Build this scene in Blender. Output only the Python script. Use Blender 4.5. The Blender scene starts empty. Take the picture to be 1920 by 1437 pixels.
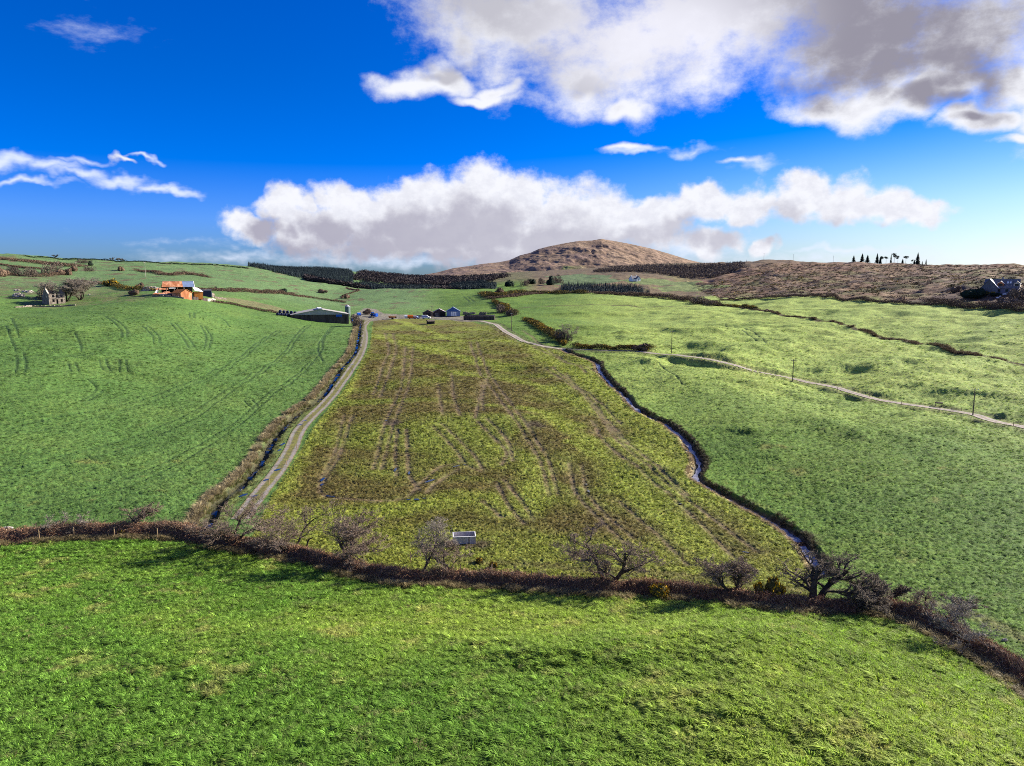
import bpy, math, random
import numpy as np
from math import radians, sin, cos, pi

# ---------------------------------------------------------------- camera, sky, sun, exposure
S = bpy.context.scene
COL = S.collection
F = 1400.0                      # focal length in photo pixels (photo 1920 x 1437)
PITCH = math.atan(198.5 / F)    # looking slightly down
cam_d = bpy.data.cameras.new("camera")
cam = bpy.data.objects.new("camera", cam_d)
COL.objects.link(cam)
cam.location = (0, 0, 0)
cam.rotation_euler = (pi / 2 - PITCH, 0, 0)
cam_d.sensor_fit = 'HORIZONTAL'
cam_d.sensor_width = 36.0
cam_d.lens = 36.0 * F / 1920
cam_d.clip_start = 0.5
cam_d.clip_end = 30000
S.camera = cam
S.view_settings.view_transform = 'Standard'
S.view_settings.look = 'None'
S.view_settings.exposure = 1.35
S.view_settings.gamma = 1.0
S.cycles.max_bounces = 5
S.cycles.transparent_max_bounces = 8
S.cycles.use_denoising = False
S.cycles.filter_width = 1.0

SUN_AZ, SUN_EL = radians(66), radians(25)      # clockwise from +Y (the view direction)
sun_d = bpy.data.lights.new("sun", 'SUN')
sun_d.energy = 5.0
sun_d.angle = radians(0.5)
sun_d.color = (1.0, 0.92, 0.78)
sun = bpy.data.objects.new("sun", sun_d)
COL.objects.link(sun)
sun.rotation_euler = (pi / 2 - SUN_EL, 0, -SUN_AZ + pi)
sun.location = (60, 10, 60)


def pdir(px, py):
    X = (px - 960.0) / F
    U = (718.5 - py) / F
    return X, cos(PITCH) + U * sin(PITCH), U * cos(PITCH) - sin(PITCH)


def azT(px, py):
    x, y, z = pdir(px, py)
    return math.atan2(x, y), z / math.hypot(x, y)


class NT:
    """small helper for building node trees"""
    def __init__(self, tree):
        self.t = tree

    def n(self, typ, **kw):
        nd = self.t.nodes.new(typ)
        for k, v in kw.items():
            setattr(nd, k, v)
        return nd

    def link(self, a, b):
        self.t.links.new(a, b)

    def put(self, sock, v):
        if isinstance(v, bpy.types.NodeSocket):
            self.t.links.new(v, sock)
        else:
            sock.default_value = v

    def m(self, op, a, b=0.0, c=0.0, clamp=False):
        nd = self.n('ShaderNodeMath', operation=op, use_clamp=clamp)
        self.put(nd.inputs[0], a); self.put(nd.inputs[1], b); self.put(nd.inputs[2], c)
        return nd.outputs[0]

    def v(self, op, a, b=(0, 0, 0), out=0):
        nd = self.n('ShaderNodeVectorMath', operation=op)
        self.put(nd.inputs[0], a); self.put(nd.inputs[1], b)
        return nd.outputs[out]

    def noise(self, vec, scale, detail=4, rough=0.55, lac=2.0, dist=0.0, col=False, dims='3D'):
        nd = self.n('ShaderNodeTexNoise', noise_dimensions=dims)
        self.put(nd.inputs['Vector'], vec)
        nd.inputs['Scale'].default_value = scale
        nd.inputs['Detail'].default_value = detail
        nd.inputs['Roughness'].default_value = rough
        nd.inputs['Lacunarity'].default_value = lac
        nd.inputs['Distortion'].default_value = dist
        return nd.outputs['Color' if col else 'Fac']

    def mr(self, val, a, b, c=0.0, d=1.0, smooth=True):
        nd = self.n('ShaderNodeMapRange', interpolation_type='SMOOTHSTEP' if smooth else 'LINEAR')
        self.put(nd.inputs[0], val)
        for i, x in zip((1, 2, 3, 4), (a, b, c, d)):
            self.put(nd.inputs[i], x)
        return nd.outputs[0]

    def mix(self, fac, a, b, mode='MIX'):
        nd = self.n('ShaderNodeMix', data_type='RGBA', blend_type=mode)
        self.put(nd.inputs[0], fac)
        for s, x in ((nd.inputs[6], a), (nd.inputs[7], b)):
            if not isinstance(x, bpy.types.NodeSocket) and len(x) == 3:
                x = (*x, 1)
            self.put(s, x)
        return nd.outputs[2]


def make_world():
    w = bpy.data.worlds.new("World")
    S.world = w
    w.use_nodes = True
    t = w.node_tree
    t.nodes.clear()
    N = NT(t)
    tc = N.n('ShaderNodeTexCoord').outputs['Generated']
    sky = N.n('ShaderNodeTexSky', sky_type='NISHITA')
    sky.sun_disc = False
    sky.sun_elevation = SUN_EL
    sky.sun_rotation = SUN_AZ
    sky.altitude = 60
    sky.air_density = 1.0
    sky.dust_density = 0.5
    sky.ozone_density = 2.5
    sep = N.n('ShaderNodeSeparateXYZ'); N.link(tc, sep.inputs[0])
    az = N.m('MULTIPLY', N.m('ARCTAN2', sep.outputs[0], sep.outputs[1]), 180 / pi)
    el = N.m('MULTIPLY', N.m('ARCSINE', sep.outputs[2]), 180 / pi)
    cmb = N.n('ShaderNodeCombineXYZ')
    N.link(az, cmb.inputs[0]); N.link(el, cmb.inputs[1])
    P = cmb.outputs[0]

    def blob_px(cx, cy, rx, ry, s=1.0):
        a, T = azT(cx, cy)
        a2, _ = azT(cx + rx, cy)
        a3, _ = azT(cx - rx, cy)
        _, T2 = azT(cx, cy - ry)
        _, T3 = azT(cx, cy + ry)
        d = math.degrees
        return (d(a), d(math.atan(T)), d(a2 - a3) / 2, d(math.atan(T2) - math.atan(T3)) / 2, s)

    def density_group(name, blobs, warp, wscale, nz):
        g = bpy.data.node_groups.new(name, 'ShaderNodeTree')
        g.interface.new_socket('Vector', in_out='INPUT', socket_type='NodeSocketVector')
        g.interface.new_socket('D', in_out='OUTPUT', socket_type='NodeSocketFloat')
        G = NT(g)
        gi = G.n('NodeGroupInput'); go = G.n('NodeGroupOutput')
        p = gi.outputs[0]
        wn = G.noise(p, wscale, 3, 0.5, col=True, dims='2D')
        off = G.v('MULTIPLY', G.v('SUBTRACT', wn, (0.5, 0.5, 0.5)), (warp * 1.5, warp, 0))
        q = G.v('ADD', p, off)
        acc = None
        for (cx, cy, rx, ry, s) in blobs:
            d = G.v('MULTIPLY', G.v('SUBTRACT', q, (cx, cy, 0)), (1 / rx, 1 / ry, 0))
            l2 = G.v('DOT_PRODUCT', d, d, out=1)
            val = G.m('MULTIPLY_ADD', G.m('SQRT', l2), -s, s)
            acc = val if acc is None else G.m('SMOOTH_MAX', acc, val, 0.12)
        # billowy detail
        total = acc
        for (sc, stretch, amp, det, rough) in nz:
            nn = G.noise(G.v('MULTIPLY', p, (1 / stretch, 1, 1)), sc, det, rough, dims='2D')
            total = G.m('ADD', total, G.m('MULTIPLY', G.m('SUBTRACT', nn, 0.5), amp))
        G.link(total, go.inputs[0])
        return g

    def use(g, vec):
        nd = N.n('ShaderNodeGroup'); nd.node_tree = g
        N.put(nd.inputs[0], vec)
        return nd.outputs[0]

    low = [blob_px(*b) for b in (
        (470, 425, 60, 36), (520, 385, 60, 42), (540, 375, 45, 36), (590, 430, 120, 55), (650, 395, 70, 50),
        (720, 430, 120, 62), (800, 395, 110, 70), (880, 380, 100, 72), (960, 380, 120, 78),
        (1040, 400, 120, 74), (1110, 410, 110, 66), (820, 450, 230, 52), (1000, 450, 250, 60),
        (1180, 430, 120, 44), (1240, 400, 70, 40), (1320, 380, 66, 50), (1330, 360, 28, 32), (1400, 385, 80, 42),
        (1500, 375, 90, 48), (1580, 375, 90, 48), (1640, 390, 80, 38), (1710, 395, 90, 24),
        (1330, 455, 70, 30), (1428, 468, 34, 20), (240, 302, 30, 6, .6),
        # outside the photograph, so the sky goes on all round
        (2300, 330, 240, 60), (-500, 380, 260, 50))]
    up = [blob_px(*b) for b in (
        (1000, 20, 280, 90), (1150, 90, 260, 130), (1090, 150, 150, 75), (1250, 50, 240, 100),
        (1400, 15, 240, 80), (1190, 200, 70, 30), (1600, -10, 300, 100), (860, 60, 100, 60, .7),
        (760, 152, 90, 24), (830, 150, 66, 30), (910, 180, 90, 16), (940, 165, 60, 24),
        (1640, 60, 230, 140), (1800, 60, 260, 130), (1560, 200, 110, 36), (1640, 190, 120, 44), (1760, 170, 150, 48),
        (1900, 170, 110, 60), (1830, 240, 70, 24), (1920, 200, 70, 90), (1180, 281, 60, 9, .8), (1890, 270, 50, 12),
        (1420, 308, 26, 7, .5))]
    low.append((120, 20, 40, 7, 1)); low.append((-110, 16, 40, 6, 1)); low.append((178, 14, 30, 5, 1))
    up.append((75, 55, 35, 14, 1)); up.append((-150, 50, 40, 14, 1)); up.append((-60, 60, 12, 6, 1))
    wisp = [blob_px(*b) for b in (
        (-60, 290, 90, 18), (20, 298, 90, 20), (90, 312, 90, 18), (150, 326, 80, 16), (220, 340, 80, 14),
        (290, 353, 70, 13), (330, 360, 50, 10), (40, 342, 120, 9, .8), (150, 301, 80, 9, .7), (265, 300, 34, 6, .9),
        (190, 60, 60, 22, .18), (215, 72, 30, 12, .22),
        (1190, 281, 60, 10, .9), (1300, 284, 60, 10, .55), (1420, 308, 40, 12, .5),
        (1600, 466, 160, 9, .8), (1660, 470, 160, 12, .6), (350, 455, 120, 9, .3), (430, 482, 160, 10, .4),
        (700, 488, 250, 18, .7), (1500, 490, 500, 16, .5), (1300, 470, 100, 40, .5))]
    nzl = ((0.16, 1.5, 0.62, 1, 0.5), (0.45, 1.25, 0.62, 2, 0.5), (1.2, 1.2, 0.52, 8, 0.66))
    g_low = density_group("cloud_low", low, 2.2, 0.35, nzl)
    g_up = density_group("cloud_up", up, 4.0, 0.16, ((0.12, 1.5, 0.5, 1, 0.5), (0.36, 1.4, 0.60, 2, 0.5), (0.9, 1.5, 0.75, 9, 0.68)))
    g_wisp = density_group("cloud_wisp", wisp, 1.6, 0.5, ((0.6, 3.2, 0.8, 3, 0.6), (2.0, 2.6, 0.6, 6, 0.68)))

    D1 = use(g_low, P); D1s = use(g_low, N.v('ADD', P, (1.3, 2.0, 0)))
    D2 = use(g_up, P); D2s = use(g_up, N.v('ADD', P, (2.6, -1.6, 0)))
    D3 = use(g_wisp, P)

    # base sky colour: the physical sky, with this photograph's strong saturation
    hs = N.n('ShaderNodeHueSaturation')
    hs.inputs['Hue'].default_value = 0.5
    slow = N.mr(az, -12, 32, 1.75, 0.75)
    N.link(N.mr(el, -1, 13, slow, SKY_SAT), hs.inputs['Saturation'])
    N.link(sky.outputs[0], hs.inputs['Color'])
    low_t = N.mix(N.mr(az, -8, 30), SKY_LOW, (0.70, 0.86, 1.15))
    tint = N.mix(N.mr(el, 0, 15), low_t, SKY_TINT)
    base = N.mix(1.0, hs.outputs[0], tint, 'MULTIPLY')
    white = (7.4, 7.5, 8.0); grey = (3.4, 3.3, 4.1); dark = (2.5, 2.4, 2.95)
    col = base
    a3 = N.mr(D3, -0.15, 1.0, 0, 0.9)
    col = N.mix(a3, col, (6.6, 7.2, 8.6))
    # upper clouds
    sh2 = N.mr(N.m('ADD', N.m('MULTIPLY', D2, 0.45), N.m('MULTIPLY', D2s, 0.65)), 0.0, 0.85)
    sh2 = N.m('MULTIPLY', sh2, N.mr(az, 8, 24, 0.62, 1.0))
    c2 = N.mix(sh2, white, dark)
    glow = N.mr(N.v('LENGTH', N.v('MULTIPLY', N.v('SUBTRACT', P, blob_px(1240, 65, 10, 10)[:2] + (0,)), (1 / 13, 1 / 5.5, 0)), out=1), 0.1, 1.0, 0.8, 0.0)
    c2 = N.mix(glow, c2, (7.4, 7.4, 8.2))
    a2 = N.mr(D2, -0.24, 0.70)
    col = N.mix(a2, col, c2)
    # low bank
    sh1 = N.mr(N.m('ADD', N.m('MULTIPLY', D1, 0.25), D1s), 0.05, 0.85)
    sh1 = N.m('MULTIPLY', sh1, N.mr(az, -24, 14, 1.0, 0.62))
    tex = N.noise(N.v('MULTIPLY', P, (0.8, 1.1, 1)), 0.9, 6, 0.62, dims='2D')
    c1 = N.mix(N.mr(tex, 0.35, 0.7, 0.0, 0.5), white, (5.6, 5.7, 6.5))
    c1 = N.mix(sh1, c1, grey)
    a1 = N.mr(D1, -0.14, 0.40)
    col = N.mix(a1, col, c1)
    bg = N.n('ShaderNodeBackground')
    N.link(col, bg.inputs['Color'])
    bg.inputs['Strength'].default_value = 0.05
    out = N.n('ShaderNodeOutputWorld')
    N.link(bg.outputs[0], out.inputs[0])


SKY_SAT = 2.15
SKY_TINT = (0.36, 0.57, 1.22)
SKY_LOW = (0.34, 0.60, 1.68)
make_world()

# ---------------------------------------------------------------- numpy noise
_rs = np.random.RandomState(7)
_PERM = _rs.permutation(1024)
_PERM = np.concatenate([_PERM, _PERM])
_ang = _rs.rand(1024) * 2 * pi
_GX, _GY = np.cos(_ang).astype(np.float32), np.sin(_ang).astype(np.float32)


def pn(x, y, seed=0):
    x = np.asarray(x, np.float64) + seed * 37.17; y = np.asarray(y, np.float64) + seed * 91.3
    xi = np.floor(x).astype(np.int64); yi = np.floor(y).astype(np.int64)
    xf = x - xi; yf = y - yi
    u = xf * xf * xf * (xf * (xf * 6 - 15) + 10); v = yf * yf * yf * (yf * (yf * 6 - 15) + 10)

    def g(ix, iy, dx, dy):
        h = _PERM[(_PERM[ix & 1023] + iy) & 1023]
        return _GX[h] * dx + _GY[h] * dy
    a = g(xi, yi, xf, yf); b = g(xi + 1, yi, xf - 1, yf)
    c = g(xi, yi + 1, xf, yf - 1); d = g(xi + 1, yi + 1, xf - 1, yf - 1)
    return ((a + u * (b - a)) * (1 - v) + (c + u * (d - c)) * v) * 1.5


def fbm(x, y, octv=4, gain=0.5, seed=0):
    s = 0.0; a = 1.0; f = 1.0; tot = 0
    for i in range(octv):
        s = s + a * pn(x * f, y * f, seed + i * 3)
        tot += a; a *= gain; f *= 2.03
    return s / tot


def ss(a, b, x):
    t = np.clip((x - a) / (b - a), 0, 1)
    return t * t * (3 - 2 * t)

# ---------------------------------------------------------------- base terrain (thin-plate through surveyed points)
# (px, py, r) horizontal distance r, or (px, py, 'z', height below the camera)
CT = [
    # foreground field
    (0, 1437, 'z', -31.5), (480, 1437, 'z', -30.6), (960, 1437, 'z', -30), (1440, 1437, 'z', -29.6), (1920, 1437, 'z', -31),
    (0, 1200, 'z', -34), (480, 1220, 'z', -33.2), (960, 1230, 'z', -32.6), (1400, 1250, 'z', -31.0), (1800, 1330, 'z', -31.8),
    (0, 1030, 'z', -36), (300, 1030, 'z', -36.4), (600, 1085, 'z', -36.6), (900, 1120, 'z', -36.2), (1200, 1130, 'z', -35.6),
    (1500, 1150, 'z', -35), (1700, 1165, 'z', -34.6), (1920, 1285, 'z', -34),
    # beyond the hedge
    (300, 960, 'z', -35.4), (600, 1000, 'z', -37), (900, 1030, 'z', -37), (1200, 1050, 'z', -36.6), (1450, 1080, 'z', -36.6),
    (1700, 1080, 'z', -36), (1920, 1180, 'z', -34.6), (0, 970, 'z', -35.2),
    # middle rushy field
    (500, 920, 'z', -36.2), (700, 920, 'z', -36.4), (960, 900, 'z', -36), (1250, 960, 'z', -36.8),
    (960, 800, 'z', -33.6), (750, 800, 'z', -33.8), (960, 720, 'z', -31.4), (1150, 780, 'z', -34.5), (960, 660, 'z', -28.4),
    (780, 680, 'z', -29.6), (850, 625, 350), (960, 625, 345), (720, 602, 420), (880, 602, 425),
    # left field
    (0, 880, 'z', -33.6), (300, 870, 'z', -34.6), (0, 780, 'z', -29.5), (250, 770, 'z', -31), (450, 780, 'z', -33),
    (0, 690, 'z', -23.5), (250, 690, 'z', -26), (450, 690, 'z', -28.8), (560, 690, 'z', -29.8), (100, 620, 'z', -18),
    (300, 625, 'z', -19.8), (450, 625, 'z', -23.4), (100, 578, 400), (30, 580, 400), (335, 560, 400), (420, 575, 415),
    (600, 604, 420), (540, 590, 430), (640, 640, 318),
    # slopes of the left hill
    (0, 540, 500), (150, 535, 540), (300, 527, 560), (450, 545, 520), (560, 560, 560), (640, 565, 620), (0, 505, 680), (200, 505, 720), (400, 510, 780),
    (550, 532, 760), (0, 477, 900), (100, 484, 930), (200, 489, 960), (350, 493, 1000), (470, 501, 1050), (640, 545, 800), (660, 540, 860),
    (0, 492, 1300), (200, 505, 1300), (350, 508, 1350), (-500, 560, 400), (-500, 470, 900), (-500, 700, 'z', -24),
    # middle distance
    (700, 570, 560), (850, 572, 560), (780, 543, 740), (900, 543, 740), (700, 544, 750), (850, 548, 950), (700, 548, 950),
    (560, 506, 1500), (700, 516, 1450), (850, 526, 1350), (470, 507, 1500), (640, 508, 1600), (780, 521, 1750), (560, 524, 920), (610, 534, 850), (520, 514, 980), (900, 520, 1600),
    (960, 545, 800), (935, 560, 560),
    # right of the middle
    (1060, 655, 292), (1180, 658, 285), (1280, 666, 280), (1120, 690, 'z', -30), (1250, 790, 'z', -35), (1310, 880, 'z', -36.6),
    (1400, 948, 'z', -37), (1530, 1045, 'z', -37.2), (1500, 716, 256), (1700, 757, 226), (1824, 780, 214), (1920, 800, 205),
    (1400, 760, 'z', -33), (1600, 850, 'z', -34.4), (1900, 900, 'z', -33.4), (1600, 970, 'z', -36), (1900, 1040, 'z', -35),
    (1300, 700, 'z', -29.6),
    (1000, 600, 420), (1150, 610, 400), (1350, 640, 320), (1600, 680, 290), (1850, 720, 260), (1000, 560, 570), (1100, 549, 600),
    (1250, 561, 560), (1350, 576, 500), (1500, 600, 400), (1700, 640, 340), (1920, 685, 300),
    (1100, 553, 700), (1250, 562, 680), (1400, 560, 560), (1500, 554, 540), (1600, 560, 500), (1700, 567, 470), (1850, 575, 440), (1920, 578, 430),
    (1920, 630, 350), (1700, 600, 400), (1100, 545, 850), (1250, 545, 850), (1192, 521, 1060), (1100, 520, 1150), (1000, 525, 1100),
    (1300, 520, 1100), (1400, 530, 820), (1600, 530, 720), (1860, 545, 480), (1870, 520, 700), (1700, 515, 850), (1500, 508, 950),
    (1350, 494, 1350), (1250, 495, 1500), (1430, 490, 1180), (1600, 496, 1020), (1750, 498, 980), (1920, 500, 960), (1430, 500, 1500),
    (1600, 508, 1350), (1900, 511, 1300), (1250, 503, 1800), (1100, 505, 1800), (950, 512, 1800), (2400, 500, 950), (2400, 700, 300), (2400, 1200, 'z', -34),
]


def _prep():
    P = []
    for c in CT:
        a, T = azT(c[0], c[1])
        r = c[3] / T if c[2] == 'z' else c[2]
        P.append((a, math.log(r), T))
    for a in np.radians((-44, -30, -15, 0, 15, 30, 44)):
        P.append((a, math.log(20), -30.5 / 20)); P.append((a, math.log(32), -30.3 / 32))
        P.append((a, math.log(3000), -0.004)); P.append((a, math.log(7000), -0.012))
    return np.array(P)


_P = _prep()
_KA = 2.2


def _phi(d2):
    return 0.5 * d2 * np.log(d2 + 1e-12)


_X = np.stack([_P[:, 0] * _KA, _P[:, 1]], 1)
# blend height at short range (T*r) -- interpolate ln-depression where the ground is well below the eye
_n = len(_X)
_D2 = ((_X[:, None] - _X[None]) ** 2).sum(-1)
_A = np.zeros((_n + 3, _n + 3))
_A[:_n, :_n] = _phi(_D2) + np.eye(_n) * 2e-4
_A[:_n, _n] = 1; _A[:_n, _n + 1:] = _X
_A[_n:, :_n] = _A[:_n, _n:].T
_W = np.linalg.solve(_A, np.concatenate([_P[:, 2] * np.exp(_P[:, 1]) / (60 + np.exp(_P[:, 1])), np.zeros(3)]))


def base_z(az, r):
    """smooth terrain height relative to the camera"""
    shp = az.shape
    az = az.ravel(); lr = np.log(np.clip(r.ravel(), 18, 7000))
    lim = radians(46)
    azc = np.where(np.abs(az) > lim, np.sign(az) * (lim + 0.35 * (1 - np.exp(-(np.abs(az) - lim) / 0.35)) * 0.3), az)
    out = np.empty_like(az)
    for i in range(0, len(az), 60000):
        q = np.stack([azc[i:i + 60000] * _KA, lr[i:i + 60000]], 1)
        d2 = ((q[:, None, 0] - _X[None, :, 0]) ** 2 + (q[:, None, 1] - _X[None, :, 1]) ** 2)
        out[i:i + 60000] = _phi(d2) @ _W[:_n] + _W[_n] + q @ _W[_n + 1:]
    z = out * (60 + np.exp(lr))
    zb = np.interp(lr, np.log([18, 200, 600, 1200, 3000, 7000]), [-31, -31, -24, -12, -14, -50])
    k = ss(radians(55), radians(110), np.abs(az))
    zz = z * (1 - k) + zb * k
    return zz.reshape(shp)


# polar sheet, finest where the camera can see
def _az_cols():
    a = list(np.linspace(radians(-41), radians(41), 960))
    right = []
    x = a[-1]; st = 0.003
    while x < pi - 0.05:
        st = min(st * 1.12, 0.07); x += st; right.append(min(x, pi))
    right[-1] = pi
    left = [-v for v in right[::-1]][1:]
    left = [-v for v in right[:-1]][::-1]
    return np.array(left + a + right[:-1])


def _r_rows():
    r = [2.0, 6, 11, 16, 21, 26, 30]
    while r[-1] < 7000:
        x = r[-1]
        k = 0.0032 if x < 130 else (0.0042 if x < 1250 else 0.011)
        r.append(x * (1 + k))
    return np.array(r)


AZ = _az_cols(); RR = _r_rows()
NA, NR = len(AZ), len(RR)
GA, GR = np.meshgrid(AZ, RR)          # rows r, cols az
GX = GR * np.sin(GA); GY = GR * np.cos(GA)
Z = base_z(GA, GR)
print("grid", NA, NR)


def near(x):      # fade helper
    return x


def undulate(x, y, r):
    w1 = ss(40, 160, r) * (1 - 0.55 * ss(900, 2500, r))
    rt = ss(20, 90, x - 0.06 * y) * ss(120, 220, r) * (1 - ss(480, 600, r))
    n = fbm(x / 75, y / 75, 2, 0.5, 1) * 1.3 * w1 * (1 + 0.5 * rt)
    n += (0.5 - np.abs(fbm(x / 17 + 3, (y + 0.25 * x) / 6.5, 3, 0.55, 43))) * 0.75 * rt * ss(150, 220, r) * (0.35 + 0.65 * ss(-0.1, 0.3, pn(x / 60, y / 40, 47)))
    n += (0.5 - np.abs(fbm(x / 34 + 7, y / 20, 3, 0.55, 41))) * 2.8 * rt
    n += (fbm(x / 24 + 0.3 * pn(x / 50, y / 50, 9), y / 17, 2, 0.5, 4) * 0.85) * ss(110, 240, r)
    n += fbm(x / 9, y / 6.5, 2, 0.5, 14) * 0.16 * ss(60, 120, r)
    n += fbm(x / 16, y / 12, 2, 0.5, 24) * 0.22 * (1 - ss(60, 130, r))
    # rough moor and hill: stronger relief
    return n


Z = Z + undulate(GX, GY, GR)
# hummocks left by the ice: (px, py, distance, length across, depth, height)
wq = 0
for px, r, wa, wd, hh in ((1340, 262, 16, 9, 2.0), (1250, 345, 26, 9, 2.4), (1120, 375, 16, 7, 1.4), (1180, 330, 18, 7, 1.2), (1560, 235, 34, 12, 1.2),
                          (1720, 190, 34, 14, 1.2), (1450, 300, 20, 7, 1.7), (1640, 275, 34, 9, 1.5), (1860, 330, 30, 9, 1.2), (1520, 330, 16, 5, 1.0), (1400, 420, 30, 7, 1.2), (1160, 450, 26, 7, 1.3), (1290, 300, 14, 6, 1.5),  (300, 245, 24, 12, 1.2),
                          (120, 300, 24, 10, 1.2), (1150, 200, 9, 16, 0.9), (1020, 160, 8, 14, 0.8), (1250, 140, 6, 14, 0.9), (1000, 250, 10, 12, 1.0),
                          (870, 270, 12, 9, 0.9), (1200, 62, 10, 5, 0.8), (1500, 66, 8, 5, 0.6), (430, 66, 12, 6, 0.5), (1650, 52, 8, 5, 0.5)):
    a0 = azT(px, 700)[0]; x0, y0 = r * sin(a0), r * cos(a0)
    wq = pn(GX / 16, GY / 13, 8) + 0.5 * pn(GX / 7, GY / 5, 18)
    Z = Z + 1.25 * hh * np.exp(-(((GX - x0) / (wa * 1.25) + 0.5 * wq) ** 2 + ((GY - y0) / wd + 0.7 * wq + 0.4 * (GX - x0) / wa) ** 2))


def _frac_index(r, az):
    i = np.interp(r, RR, np.arange(NR))
    j = np.interp(az, AZ, np.arange(NA))
    return i, j


def ground(x, y):
    """height of the finished ground sheet"""
    x = np.asarray(x, float); y = np.asarray(y, float)
    r = np.hypot(x, y); az = np.arctan2(x, y)
    i, j = _frac_index(r, az)
    i0 = np.clip(i.astype(int), 0, NR - 2); j0 = np.clip(j.astype(int), 0, NA - 2)
    fi = i - i0; fj = j - j0
    return (Z[i0, j0] * (1 - fi) * (1 - fj) + Z[i0 + 1, j0] * fi * (1 - fj) + Z[i0, j0 + 1] * (1 - fi) * fj + Z[i0 + 1, j0 + 1] * fi * fj)


def hit(px, py, last=False):
    """the point of the ground seen at a photo pixel -> (x, y, z)"""
    a, T = azT(px, py)
    rs = np.exp(np.linspace(math.log(25), math.log(3000), 2600))
    zs = ground(rs * sin(a), rs * cos(a))
    below = zs >= rs * T
    idx = np.nonzero(below)[0]
    if len(idx) == 0:
        k = int(np.argmax(zs / rs - T)); r = rs[k]
    else:
        k = idx[0]
        if k == 0:
            r = rs[0]
        else:
            f0 = zs[k - 1] - rs[k - 1] * T; f1 = zs[k] - rs[k] * T
            u = f0 / (f0 - f1)
            r = rs[k - 1] + u * (rs[k] - rs[k - 1])
    x, y = r * sin(a), r * cos(a)
    return np.array((x, y, float(ground(x, y))))


def at_range(px, r):
    a, _ = azT(px, 520)
    x, y = r * sin(a), r * cos(a)
    return np.array((x, y, float(ground(x, y))))


def mpp(p):
    """metres per photo pixel at a place"""
    d = p[1] * cos(PITCH) - p[2] * sin(PITCH)
    return d / F


def line(pts, n=None, step=None):
    """photo pixels -> smooth world polyline (x, y)"""
    W = np.array([hit(*p)[:2] for p in pts])
    return smooth(W, step)


def smooth(W, step=None):
    d = np.r_[0, np.cumsum(np.hypot(*np.diff(W, axis=0).T))]
    L = d[-1]
    step = step or max(1.0, L / 160)
    m = max(2, int(L / step) + 1)
    s = np.linspace(0, L, m)
    # Catmull-Rom through the points
    out = []
    for q in s:
        k = min(max(int(np.searchsorted(d, q) - 1), 0), len(W) - 2)
        t = (q - d[k]) / max(d[k + 1] - d[k], 1e-6)
        p0 = W[max(k - 1, 0)]; p1 = W[k]; p2 = W[k + 1]; p3 = W[min(k + 2, len(W) - 1)]
        m1 = (p2 - p0) / max(d[k + 1] - d[max(k - 1, 0)], 1e-6) * (d[k + 1] - d[k])
        m2 = (p3 - p1) / max(d[min(k + 2, len(W) - 1)] - d[k], 1e-6) * (d[k + 1] - d[k])
        out.append((2 * t**3 - 3 * t**2 + 1) * p1 + (t**3 - 2 * t**2 + t) * m1 + (-2 * t**3 + 3 * t**2) * p2 + (t**3 - t**2) * m2)
    return np.array(out)


def dist_to(poly, X, Y, maxd):
    """distance of grid points to a polyline, signed side, only near it"""
    D = np.full(X.shape, 1e9); Sd = np.zeros(X.shape)
    x0, y0 = poly.min(0) - maxd; x1, y1 = poly.max(0) + maxd
    sel = np.nonzero((X.ravel() > x0) & (X.ravel() < x1) & (Y.ravel() > y0) & (Y.ravel() < y1))[0]
    if len(sel) == 0:
        return D, Sd
    px = X.ravel()[sel]; py = Y.ravel()[sel]
    best = np.full(len(sel), 1e9); side = np.zeros(len(sel))
    # chunks of the polyline with their own boxes
    for k in range(len(poly) - 1):
        a = poly[k]; b = poly[k + 1]
        bx0, bx1 = min(a[0], b[0]) - maxd, max(a[0], b[0]) + maxd
        by0, by1 = min(a[1], b[1]) - maxd, max(a[1], b[1]) + maxd
        ii = np.nonzero((px > bx0) & (px < bx1) & (py > by0) & (py < by1))[0]
        if len(ii) == 0:
            continue
        ab = b - a; L2 = ab @ ab + 1e-9
        t = np.clip(((px[ii] - a[0]) * ab[0] + (py[ii] - a[1]) * ab[1]) / L2, 0, 1)
        dx = px[ii] - a[0] - t * ab[0]; dy = py[ii] - a[1] - t * ab[1]
        d = np.hypot(dx, dy)
        up = d < best[ii]
        best[ii[up]] = d[up]
        side[ii[up]] = np.sign(ab[0] * dy[up] - ab[1] * dx[up])
    Df = D.ravel(); Df[sel] = best
    Sf = Sd.ravel(); Sf[sel] = side
    return Df.reshape(X.shape), Sf.reshape(X.shape)


def inside(poly, X, Y):
    out = np.zeros(X.shape, bool)
    n = len(poly); j = n - 1
    for i in range(n):
        xi, yi = poly[i]; xj, yj = poly[j]
        with np.errstate(divide='ignore', invalid='ignore'):
            c = ((yi > Y) != (yj > Y)) & (X < (xj - xi) * (Y - yi) / (yj - yi + 1e-12) + xi)
        out ^= c
        j = i
    return out

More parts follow.
